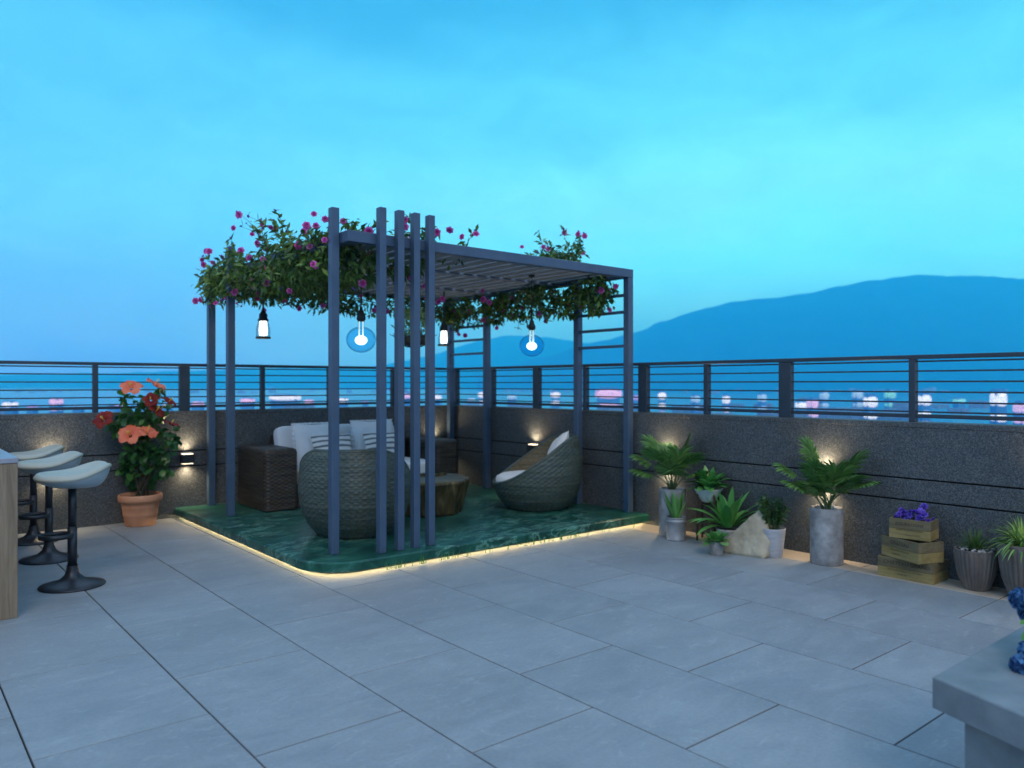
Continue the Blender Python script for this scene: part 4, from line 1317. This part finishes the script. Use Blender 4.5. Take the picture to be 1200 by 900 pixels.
def hib_mesh():
    mb = MB()
    for k in range(5):
        a = 2 * PI * k / 5
        n = 7; m_ = 5; o = len(mb.v)
        for j in range(n):
            t_ = j / (n - 1); rr_ = .012 + .088 * t_; hw = .043 * math.sin(PI * (t_ * .72 + .12)) ** .9 + .002
            for i in range(m_):
                u = -1 + 2 * i / (m_ - 1)
                x = rr_ * (1 - .10 * u * u * t_); y = u * hw
                z = .030 * math.sin(t_ * PI * .8) + .010 * math.sin(u * 5 + t_ * 4) * t_ + .006 * u * (1 if k % 2 else -1)
                mb.v.append((x * math.cos(a) - y * math.sin(a), x * math.sin(a) + y * math.cos(a), z))
        for j in range(n - 1):
            for i in range(m_ - 1):
                q = o + j * m_ + i; mb.face([q, q + 1, q + m_ + 1, q + m_], True)
    return mb
def stamen_mesh():
    mb = MB(); mb.tube([(0, 0, .0), (.005, 0, .04), (.012, 0, .075)], [.004, .003, .003], 6); rg_ = random.Random(2)
    for k in range(14):
        mb.sphere((.008 + rg_.gauss(0, .006), rg_.gauss(0, .006), .05 + rg_.random() * .03), .0035, 6, 4)
    return mb
hf = hib_mesh(); 
def hibflower(px, py, mat, s, d, dy=-.22):
    o = hf.build('flower', mat, hp); place(o, hpt(px, py, dy), d, rg.uniform(0, 6), None, s); o.parent = hp
    s_ = stamen_mesh().build('stamen', M['yellow'], o)
towards = Vector((-.25, -.95, .35))
hibflower(153, 511, M['coral'], 1.15, (-.35, -.75, .75)); hibflower(172, 508, M['coral'], 1.05, (.2, -.5, 1.0))
hibflower(154, 456, M['coral'], 1.05, (-.2, -.65, .9)); hibflower(181, 452, M['coral'], 1.0, (.5, -.3, 1.0))
hibflower(177, 469, M['darkred'], .75, (-.3, -.8, .3)); hibflower(197, 472, M['darkred'], .8, (.4, -.4, .9)); hibflower(182, 483, M['darkred'], .9, (.5, -.5, .7)); hibflower(122, 493, M['darkred'], 1.0, (-.6, -.6, .6)); hibflower(200, 498, M['darkred'], .75, (.4, -.2, 1))
# ================================================================== RIGHT-HAND PLANTS
def cyl_pot(t, r, h, mat, wall=.014, taper=1.0, nm='planter'):
    mb = MB(); mb.lathe([(0, 0), (r * taper * .97, 0), (r * taper, .008), (r, h - .006), (r - .004, h), (r - wall, h), (r - wall, h - .04)], 48, capb=False); mb.build(nm, mat, t)
    mb = MB(); mb.lathe([(r - wall + .001, h - .035), (r * .4, h - .028), (.001, h - .025)], 24, capb=False); mb.build('soil', M['soil'], t)
def palm(label, loc, seed, fronds, rpot=.118, h=.42):
    t = thing('potted_palm', label, 'potted palm', loc, 0, 'fan palms in tall grey concrete cylinders')
    cyl_pot(t, rpot, h, M['concrete'])
    rg = random.Random(seed); ms = MB(); mf = MB()
    for (ax, lean, L, fl_) in fronds:
        a = R(ax); lean *= .80; L *= .92; fl_ *= .84
        p = Vector((rg.gauss(0, .012), rg.gauss(0, .012), h - .03)); d = Vector((math.cos(a) * math.sin(R(lean)) * .5, math.sin(a) * math.sin(R(lean)) * .5, 1)).normalized()
        path = [p.copy()]
        for k in range(8):
            d = (d + Vector((math.cos(a) * .085 * lean / 35, math.sin(a) * .085 * lean / 35, -.05 * lean / 35))).normalized(); p = p + d * L / 8; path.append(p.copy())
        ms.tube(path, [.0075 - .0006 * k for k in range(9)], 6)
        # leaflets along the end of the stalk forming a broad pleated blade
        side = d.cross(Vector((0, 0, 1))).normalized(); nrm = side.cross(d).normalized()
        N = 19
        for k in range(N):
            f_ = k / (N - 1)
            q = path[-1] + d * (fl_ * .55 * f_)
            for s_ in (-1, 1):
                ang = R(78 - 66 * f_) + rg.gauss(0, .05)
                dd = (d * math.cos(ang) + side * s_ * math.sin(ang) + nrm * .15).normalized()
                LL = fl_ * (.55 + .45 * math.sin(PI * (f_ * .8 + .1))) * rg.uniform(.85, 1.05)
                mf.leaf(q, dd, nrm, LL, .026, 4, .75, .35, 1)
        ms.tube([path[-1], path[-1] + d * fl_ * .55], [.003, .0015], 5)
    for o in (mf,):
        for i, v in enumerate(o.v):
            if v[0] + loc[0] > XR - .012: o.v[i] = (XR - .012 - loc[0] - (i % 7) * .001, v[1], v[2])
    ms.build('stalk', M['stem'], t); mf.build('frond', M['palm'], t)
    return t
palm('potted fan palm in a concrete cylinder beside the green platform corner', (5.50, 4.42, 0), 5, [(120, 42, .34, .21), (100, 25, .40, .22), (180, 30, .36, .2), (-100, 34, .34, .20), (-60, 15, .40, .2), (140, 55, .26, .22), (-130, 48, .28, .18), (60, 20, .30, .2), (-80, 50, .25, .18), (-120, 18, .26, .24), (150, 14, .22, .22), (-150, 30, .20, .2)])
palm('potted fan palm in the tallest concrete cylinder, left of the wooden crates', (5.54, 2.99, 0), 8, [(110, 40, .36, .20), (95, 16, .42, .22), (-90, 24, .34, .26), (-88, 52, .36, .17), (-110, 40, .30, .22), (170, 22, .30, .2), (130, 46, .24, .2), (-170, 40, .22, .19), (80, 46, .22, .17), (-130, 20, .24, .24), (150, 22, .22, .22), (-100, 34, .20, .2), (160, 36, .16, .2)], .118, .42)
def rosette(mb, n, L, W, seed, z0, lean0=15, lean1=70, droop=.8, shape=0, fold=.25, wave=.0, seg=5, r0=.015):
    rg = random.Random(seed)
    for k in range(n):
        f_ = k / n; a = k * 2.39996 + rg.gauss(0, .15)
        le = R(lean0 + (lean1 - lean0) * f_ + rg.gauss(0, 5))
        d = Vector((math.cos(a) * math.sin(le), math.sin(a) * math.sin(le), math.cos(le)))
        up = Vector((-math.cos(a) * math.cos(le), -math.sin(a) * math.cos(le), math.sin(le)))
        l_ = L * rg.uniform(.78, 1.1)
        mb.leaf((r0 * math.cos(a), r0 * math.sin(a), z0), d, up, l_, W * rg.uniform(.8, 1.1), seg, droop * rg.uniform(.7, 1.2), fold, shape, wave)
def clampwall(mb, loc):
    for i, v in enumerate(mb.v):
        if v[0] + loc[0] > XR - .01: mb.v[i] = (XR - .01 - loc[0] - (i % 5) * .0015, v[1], v[2])
# snake plant in fluted zinc
L_ = (5.36, 4.27, 0)
t = thing('snake_plant', 'small upright plant in a fluted zinc pot before the left palm', 'potted plant', L_)
mb = MB(); mb.lathe([(0, 0), (.080, 0), (.082, .012), (.078, .016), (.080, .155), (.087, .160), (.087, .175), (.081, .178), (.081, .19), (.088, .194), (.086, .20), (.078, .20), (.078, .17)], 96, rf=lambda a, z: 1 + (.018 * math.sin(24 * a) if .015 < z < .157 else 0), capb=False); mb.build('fluted_pot', M['zinc'], t)
mb = MB(); mb.lathe([(.079, .18), (.001, .183)], 24, capb=False); mb.build('soil', M['soil'], t)
mb = MB(); rosette(mb, 20, .235, .042, 3, .175, 3, 27, .12, 1, .25, seg=5, r0=.03); mb.build('foliage', M['snake'], t)
# plant stand + white bowl
SLc = (5.575, 4.09, 0)
t = thing('plant_stand', 'dark slender-legged stand holding the white bowl planter', 'plant stand', SLc)
for k in range(4):
    a = PI / 4 + k * PI / 2 + .35
    mb = MB(); x, y = .105 * math.cos(a), .105 * math.sin(a); mb.box(x - .008, x + .008, y - .008, y + .008, 0, .40, .002); mb.build('leg', M['dark_wood'], t)
mb = MB()
for k in range(2):
    a = PI / 4 + k * PI / 2 + .35; x, y = .103 * math.cos(a), .103 * math.sin(a)
    z_ = .322 - .012 * k
    mb.tube([(x, y, z_), (-x, -y, z_)], .0055, 6)
mb.build('cross_bar', M['dark_wood'], t)
t = thing('bowl_planter', 'white bowl of broad green leaves raised on a dark stand', 'potted plant', (SLc[0], SLc[1], .329))
mb = MB(); mb.lathe([(0, 0), (.050, 0), (.062, .012), (.098, .07), (.122, .112), (.126, .118), (.118, .118), (.09, .075)], 48, capb=False); mb.build('bowl', M['white_pot'], t)
mb = MB(); mb.lathe([(.112, .104), (.001, .112)], 24, capb=False); mb.build('soil', M['soil'], t)
mb = MB(); rosette(mb, 44, .20, .078, 12, .112, 8, 66, .9, 0, .2, .03); clampwall(mb, (SLc[0], 0)); mb.build('foliage', M['hosta'], t)
# broad-leaved plant behind the rock
L_ = (5.52, 3.85, 0)
t = thing('broadleaf_plant', 'large glossy broad-leaved plant behind the sandstone rock', 'potted plant', L_)
mb = MB(); mb.lathe([(0, 0), (.075, 0), (.095, .13), (.10, .14), (.09, .14), (.088, .12)], 32, capb=False); mb.build('pot', M['concrete_light'], t)
mb = MB(); mb.lathe([(.089, .125), (.001, .13)], 24, capb=False); mb.build('soil', M['soil'], t)
rkx, rky = 5.37 - 5.52, 3.545 - 3.85
mb = MB(); rosette(mb, 34, .33, .074, 5, .15, 8, 68, 1.05, 0, .22, .02, 8, .03)
keep = [n_ for n_ in range(34) if all(not (math.hypot(v[0] - rkx, v[1] - rky) < .19 and v[2] < .30) for v in mb.v[n_ * 27:(n_ + 1) * 27])]
kv = MB()
for n_ in keep:
    o_ = len(kv.v); kv.v.extend(mb.v[n_ * 27:(n_ + 1) * 27])
    for f_ in mb.f[n_ * 16:(n_ + 1) * 16]: kv.face([i - n_ * 27 + o_ for i in f_], True)
mb = kv
clampwall(mb, L_); mb.build('foliage', M['hosta'], t)
# rock
rk = MB()
prof = [(-.02, 0)]
def rockP(i, j):
    nu, nv = 90, 40
    a = 2 * PI * i / nu; b_ = PI * j / (nv - 1) - PI / 2
    d = Vector((math.cos(b_) * math.cos(a), math.cos(b_) * math.sin(a), math.sin(b_)))
    # local: x = along the wall to the right of the picture, y = depth, z = up
    planes = [((0, 0, -1), .0), ((-.58, -.10, .80), .165), ((.90, 0, .42), .215), ((0, -1, .25), .105), ((0, 1, .2), .10), ((.35, -.9, .35), .145), ((-.6, -.8, .2), .20), ((-1, 0, .0), .245), ((.2, -.45, .87), .285), ((1, 0, -.1), .175), ((-.7, .5, .5), .17)]
    c = Vector((.02, 0, .08))
    r = 9
    for n_, q in planes:
        n_ = Vector(n_).normalized()
        dn = d.dot(n_)
        if dn > 1e-3: r = min(r, (q - c.dot(n_)) / dn if q - c.dot(n_) > 0 else .01)
    r = min(r, .5)
    r *= 1 + .09 * noise.fractal(d * 2.2 + Vector((3, 1, 2)), 1, 2, 5)
    p = c + d * r
    p.z = max(p.z, 0) if p.z > .012 else 0
    return (p.x, p.y, p.z)
rk.grid(rockP, 90, 40, cu=True)
o = rk.build('rock', M['rock'], None, (5.37, 3.545, 0))
o.rotation_euler = (0, 0, -PI / 2 + R(12)); o.scale = (1.0, 1.0, 1.38)
tag(o, 'pale sandstone boulder leaning among the potted plants', 'rock')
# small leafy pot
L_ = (5.14, 3.69, 0)
t = thing('small_pot_plant', 'smallest grey pot with bright green leaves before the rock', 'potted plant', L_)
mb = MB(); mb.lathe([(0, 0), (.044, 0), (.047, .006), (.058, .10), (.056, .108), (.050, .108), (.048, .09)], 36, capb=False); mb.build('pot', M['concrete'], t)
mb = MB(); mb.lathe([(.049, .096), (.001, .1)], 24, capb=False); mb.build('soil', M['soil'], t)
mb = MB(); rosette(mb, 18, .125, .085, 9, .095, 8, 76, .9, 0, .12, .05, 5, .01); mb.build('foliage', M['bright'], t)
mb = MB(); mb.box(-.035, .035, -.03, .03, 0, .075, .006); o = mb.build('stone_block', M['block'], None, (5.34, 3.83, 0)); o.rotation_euler = (0, 0, .5)
tag(o, 'small tan stone block on the floor behind the smallest pot', 'block')
# zz plant
L_ = (5.43, 3.37, 0)
t = thing('leafy_pot_plant', 'dense dark small-leaved plant in a pale tapered pot right of the rock', 'potted plant', L_)
mb = MB(); mb.lathe([(0, 0), (.066, 0), (.069, .006), (.093, .215), (.094, .225), (.086, .225), (.083, .19)], 40, capb=False); mb.build('pot', M['concrete_light'], t)
mb = MB(); mb.lathe([(.085, .205), (.001, .21)], 24, capb=False); mb.build('soil', M['soil'], t)
ms = MB(); mf = MB(); rg = random.Random(14)
for k in range(26):
    a = rg.uniform(0, 2 * PI); le = rg.uniform(.05, .42); L = rg.uniform(.17, .28)
    p = Vector((.03 * math.cos(a), .03 * math.sin(a), .205)); d = Vector((math.cos(a) * math.sin(le), math.sin(a) * math.sin(le), math.cos(le)))
    path = [p + d * L * q / 6 + Vector((0, 0, 0)) for q in range(7)]
    ms.tube(path, [.004 - .0004 * q for q in range(7)], 5)
    sd_ = d.cross(Vector((math.sin(a), -math.cos(a), .2))).normalized()
    for q in range(24):
        f_ = .2 + .8 * q / 24; pp = p + d * L * f_
        mf.leaf(pp, (d * .6 + sd_ * (1 if q % 2 else -1) + sph_dir(rg) * .45), sph_dir(rg, 1), rg.uniform(.030, .046), .019, 2, .2, .2)
clampwall(mf, L_)
ms.build('stem', M['stem'], t); mf.build('foliage', M['zz'], t)
# crates
def crate(label, cx, cyy, z, L, W, H, rz, lines, mats):
    t = thing('wooden_crate', label, 'crate', (cx, cyy, z), rz, 'stacked old wooden crates')
    th = .012
    # local: front face at x = -W/2, length along y. each board its own board of a two-board side
    for nm, zz0, zz1, mt in (('lower_board', .0, H * .5 - .001, mats[0]), ('upper_board', H * .5 + .001, H, mats[1])):
        mb = MB()
        mb.box(-W / 2, -W / 2 + th, -L / 2, L / 2, zz0, zz1, .0015)
        mb.box(W / 2 - th, W / 2, -L / 2, L / 2, zz0, zz1, .0015)
        mb.box(-W / 2 + th + .0005, W / 2 - th - .0005, -L / 2, -L / 2 + th, zz0, zz1, .0015)
        mb.box(-W / 2 + th + .0005, W / 2 - th - .0005, L / 2 - th, L / 2, zz0, zz1, .0015)
        mb.build(nm, mt, t)
    mb = MB(); mb.box(-W / 2 + th + .0005, W / 2 - th - .0005, -L / 2 + th + .0005, L / 2 - th - .0005, .004, .014); mb.build('bottom', M['crate_mid'], t)
    for (txt, size, zc, off) in lines:
        cu_ = bpy.data.curves.new('stencil', 'FONT'); cu_.body = txt; cu_.size = size; cu_.align_x = 'CENTER'; cu_.align_y = 'CENTER'; cu_.extrude = .0003; cu_.space_character = 1.05
        tmp = bpy.data.objects.new('stencil_text', cu_); C.objects.link(tmp); bpy.context.view_layer.update()
        me_ = bpy.data.meshes.new_from_object(tmp.evaluated_get(bpy.context.evaluated_depsgraph_get())); bpy.data.objects.remove(tmp)
        me_.materials.clear(); me_.materials.append(M['ink'])
        o = bpy.data.objects.new('stencil', me_); C.objects.link(o); o.parent = t
        o.rotation_euler = (R(90), 0, R(-90)); o.location = (-W / 2 - .0006, off, zc)
    return t
crate('lowest and widest wooden crate of the stack', 5.60, 2.39, 0, .372, .245, .14, 0, [("CHATEAU", .036, .105, .06), ("GRAND", .036, .105, -.10), ("MIS EN BOUTEILLE AU CHATEAU", .015, .056, 0), ("GRAND VIN", .012, .03, .02)], (M['crate_light'], M['crate_mid']))
crate('middle wooden crate, turned askew on the lowest crate', 5.555, 2.375, .1405, .33, .215, .14, R(-22), [("CHATEAU", .034, .105, 0), ("APPELLATION CONTROLEE", .013, .056, .0), ("GRAND VIN", .011, .03, .03)], (M['crate_light'], M['crate_mid']))
crate('top wooden crate of the stack, filled with violet flowers', 5.585, 2.375, .281, .265, .19, .135, R(6), [("BOURGOGNE", .028, .10, 0), ("GRAND VIN DE BOURGOGNE", .012, .06, .0), ("PRODUCE OF FRANCE", .009, .028, -.02)], (M['crate_light'], M['crate_mid']))
t = thing('violet_flowers', 'bunch of violet flowers growing in the top wooden crate', 'flowers', (5.585, 2.375, .30))
mb = MB(); mb.box(-.075, .075, -.11, .11, .0, .075); mb.build('soil', M['soil'], t)
rg = random.Random(44); fm = petal_flower(.026, 7, .016, .35, 2, .05, 4); f0 = None
mf = MB()
for k in range(36):
    x, y = rg.uniform(-.07, .07), rg.uniform(-.11, .11); z = rg.uniform(.10, .155) + (.06 * rg.random() if (y > .05 or abs(y + .03) < .04) else 0)
    d = sph_dir(rg, .6) + Vector((-.5, -.2, 0))
    mf.tube([(x * .6, y * .6, .07), (x, y, z)], .0018, 5)
    mf.leaf((x * .7, y * .7, .075), (x * 5, y * 5, 1), (1, 0, 0), .06, .014, 3, .5)
    if f0 is None:
        f0 = fm.build('flower', M['violet'], t); place(f0, (x, y, z), d); 
    else: inst(f0, (x, y, z), d, rg.uniform(0, 6), t, rg.uniform(.8, 1.25))
mf.build('stem', M['stem'], t)
# ribbed pots
def ribbed(t, rb, rm, rt, h):
    mb = MB()
    prof = [(0, 0), (rb * .95, 0), (rb, .008), (rb * 1.12, h * .15), ((rb + rm) / 2 * 1.10, h * .35), (rm * 1.02, h * .62), (rt, h * .86), (rt * .995, h * .93), (rt * 1.01, h * .96), (rt * 1.0, h), (rt * .92, h), (rt * .90, h * .9)]
    pp = []
    for (a, b_), (c, d) in zip(prof[:-1], prof[1:]):
        for q in range(3): pp.append((a + (c - a) * q / 3, b_ + (d - b_) * q / 3))
    pp.append(prof[-1])
    mb.lathe(pp, 168, rf=lambda a, z: 1 + (.055 * (abs(math.sin(14 * a)) ** .6 - .5) if .01 < z < h * .94 else 0), capb=False); mb.build('ribbed_pot', M['brown_pot'], t)
    mb = MB(); mb.lathe([(rt * .91, h * .93), (.001, h * .95)], 24, capb=False); mb.build('soil', M['soil'], t)
L_ = (5.60, 1.985, 0)
t = thing('agave_pot', 'spiky plant and pebbles in the shorter ribbed brown pot', 'potted plant', L_)
ribbed(t, .078, .118, .128, .265)
mb = MB(); rosette(mb, 70, .155, .018, 3, .25, 5, 78, .25, 2, .3, seg=4, r0=.012); clampwall(mb, L_); mb.build('foliage', M['agave'], t)
mb = MB(); rg = random.Random(3)
for k in range(46):
    a = rg.uniform(0, 2 * PI); r = .105 * math.sqrt(rg.random()); mb.sphere((r * math.cos(a), r * math.sin(a), .256 + rg.uniform(0, .008)), rg.uniform(.008, .014), 8, 6, (1.2, .9, .7))
mb.build('pebbles', M['pebble'], t)['kind'] = 'stuff'
L_ = (5.585, 1.70, 0)
t = thing('spider_plant_pot', 'arching striped grassy leaves in the taller ribbed brown pot', 'potted plant', L_)
ribbed(t, .088, .135, .145, .345)
mb = MB(); rosette(mb, 130, .20, .017, 6, .33, 6, 75, 1.5, 1, .3, seg=7, r0=.04); rosette(mb, 40, .13, .015, 16, .36, 3, 60, 1.4, 1, .3, seg=6, r0=.05); clampwall(mb, L_); mb.build('foliage', M['spider'], t)
# ================================================================== BENCH + HYDRANGEA
bn = thing('stone_bench', 'grey stone slab bench in the lower right corner', 'bench')
BZ = .45
P0 = [(2.51, 1.012), (1.90, -.60), (2.72, -.60), (3.33, 1.012)]
def poly(mb, pts, z0, z1, bev=.004):
    n = len(pts); o = len(mb.v)
    cx = sum(p[0] for p in pts) / n; cyy = sum(p[1] for p in pts) / n
    for z, s_ in ((z0, 1), (z1 - bev, 1), (z1, 1 - bev * 2)):
        for x, y in pts: mb.v.append((cx + (x - cx) * s_, cyy + (y - cyy) * s_, z))
    for k in range(2):
        for i in range(n): mb.face([o + k * n + i, o + k * n + (i + 1) % n, o + (k + 1) * n + (i + 1) % n, o + (k + 1) * n + i])
    mb.face([o + i for i in range(n)][::-1]); mb.face([o + 2 * n + i for i in range(n)])
mb = MB(); poly(mb, P0, BZ - .095, BZ); mb.build('seat_slab', M['bench'], bn)
mb = MB(); poly(mb, [(2.535, .93), (2.06, -.32), (2.70, -.32), (3.18, .93)], 0, BZ - .0955); mb.build('support', M['bench'], bn)
hv = thing('hydrangea_pot', 'blue hydrangea heads spilling in from the right above the bench', 'potted plant', (3.03, .80, BZ + .0005))
mb = MB(); mb.lathe([(0, 0), (.07, 0), (.075, .006), (.095, .15), (.098, .16), (.088, .16)], 36, capb=False); mb.build('pot', M['concrete_light'], hv)
mb = MB(); mb.lathe([(.09, .14), (.001, .15)], 24, capb=False); mb.build('soil', M['soil'], hv)
fm = MB()
for k in range(4):
    a = k * PI / 2; fm.leaf((0, 0, 0), (math.cos(a), math.sin(a), .35), (0, 0, 1), .017, .015, 2, .5, .25)
fm.sphere((0, 0, .002), .0018, 6, 4)
def hyd_head(loc, r, seed):
    mb = MB(); rg = random.Random(seed)
    N = 130
    for k in range(N):
        zz = 1 - 2 * (k + .5) / N
        if zz < -.75: continue
        a = k * 2.39996; d = Vector((math.sqrt(1 - zz * zz) * math.cos(a), math.sqrt(1 - zz * zz) * math.sin(a), zz))
        p = d * r * rg.uniform(.9, 1.06); q = (d + sph_dir(rg) * .3).to_track_quat('Z', 'Y').to_matrix()
        s_ = rg.uniform(.8, 1.15); o = len(mb.v)
        for v in fm.v: mb.v.append(tuple(p + q @ (Vector(v) * s_)))
        for f_ in fm.f: mb.face([i + o for i in f_], True)
    mb.sphere((0, 0, 0), r * .68, 14, 10)
    o = mb.build('flower_head', M['blue'], hv); o.location = loc
hw = Vector((3.03, .80, BZ))
def atpx(px, py, D):
    q = bearing(px, D); return Vector((q.x, q.y, CAMH - (py - 450) / 906 * D)) - hw
heads = [(1197, 703, 2.52, .031), (1212, 716, 2.55, .043), (1207, 764, 2.46, .030), (1201, 781, 2.42, .036), (1225, 745, 2.5, .05), (1245, 700, 2.6, .05), (1240, 780, 2.5, .045)]
ms = MB(); ml = MB()
for k, (px, py, D, r) in enumerate(heads):
    p = atpx(px, py, D); hyd_head(p, r, k)
    ms = MB(); ms.tube([(0, 0, .13), (p.x * .5, p.y * .5, max(.2, p.z + .02)), p], .003, 6); ms.build('stem', M['stem'], hv)
for (px, py, D) in ((1202, 728, 2.5), (1200, 738, 2.5), (1215, 760, 2.5), (1222, 722, 2.52)):
    p = atpx(px + 12, py, D)
    ml.leaf(p, -RT + Vector((0, 0, .0 if py < 735 else -.6)), (-.3, -.3, 1), .055, .026, 4, .3)
    ms = MB(); ms.tube([(0, 0, .14), p], .002, 5); ms.build('leaf_stalk', M['stem'], hv)
for k in range(14):
    a = k * 2.4; ml.leaf((.03 * math.cos(a), .03 * math.sin(a), .16), (math.cos(a), math.sin(a), .6), (0, 0, 1), .10, .05, 4, .7)
ml.build('foliage', M['hosta'], hv)
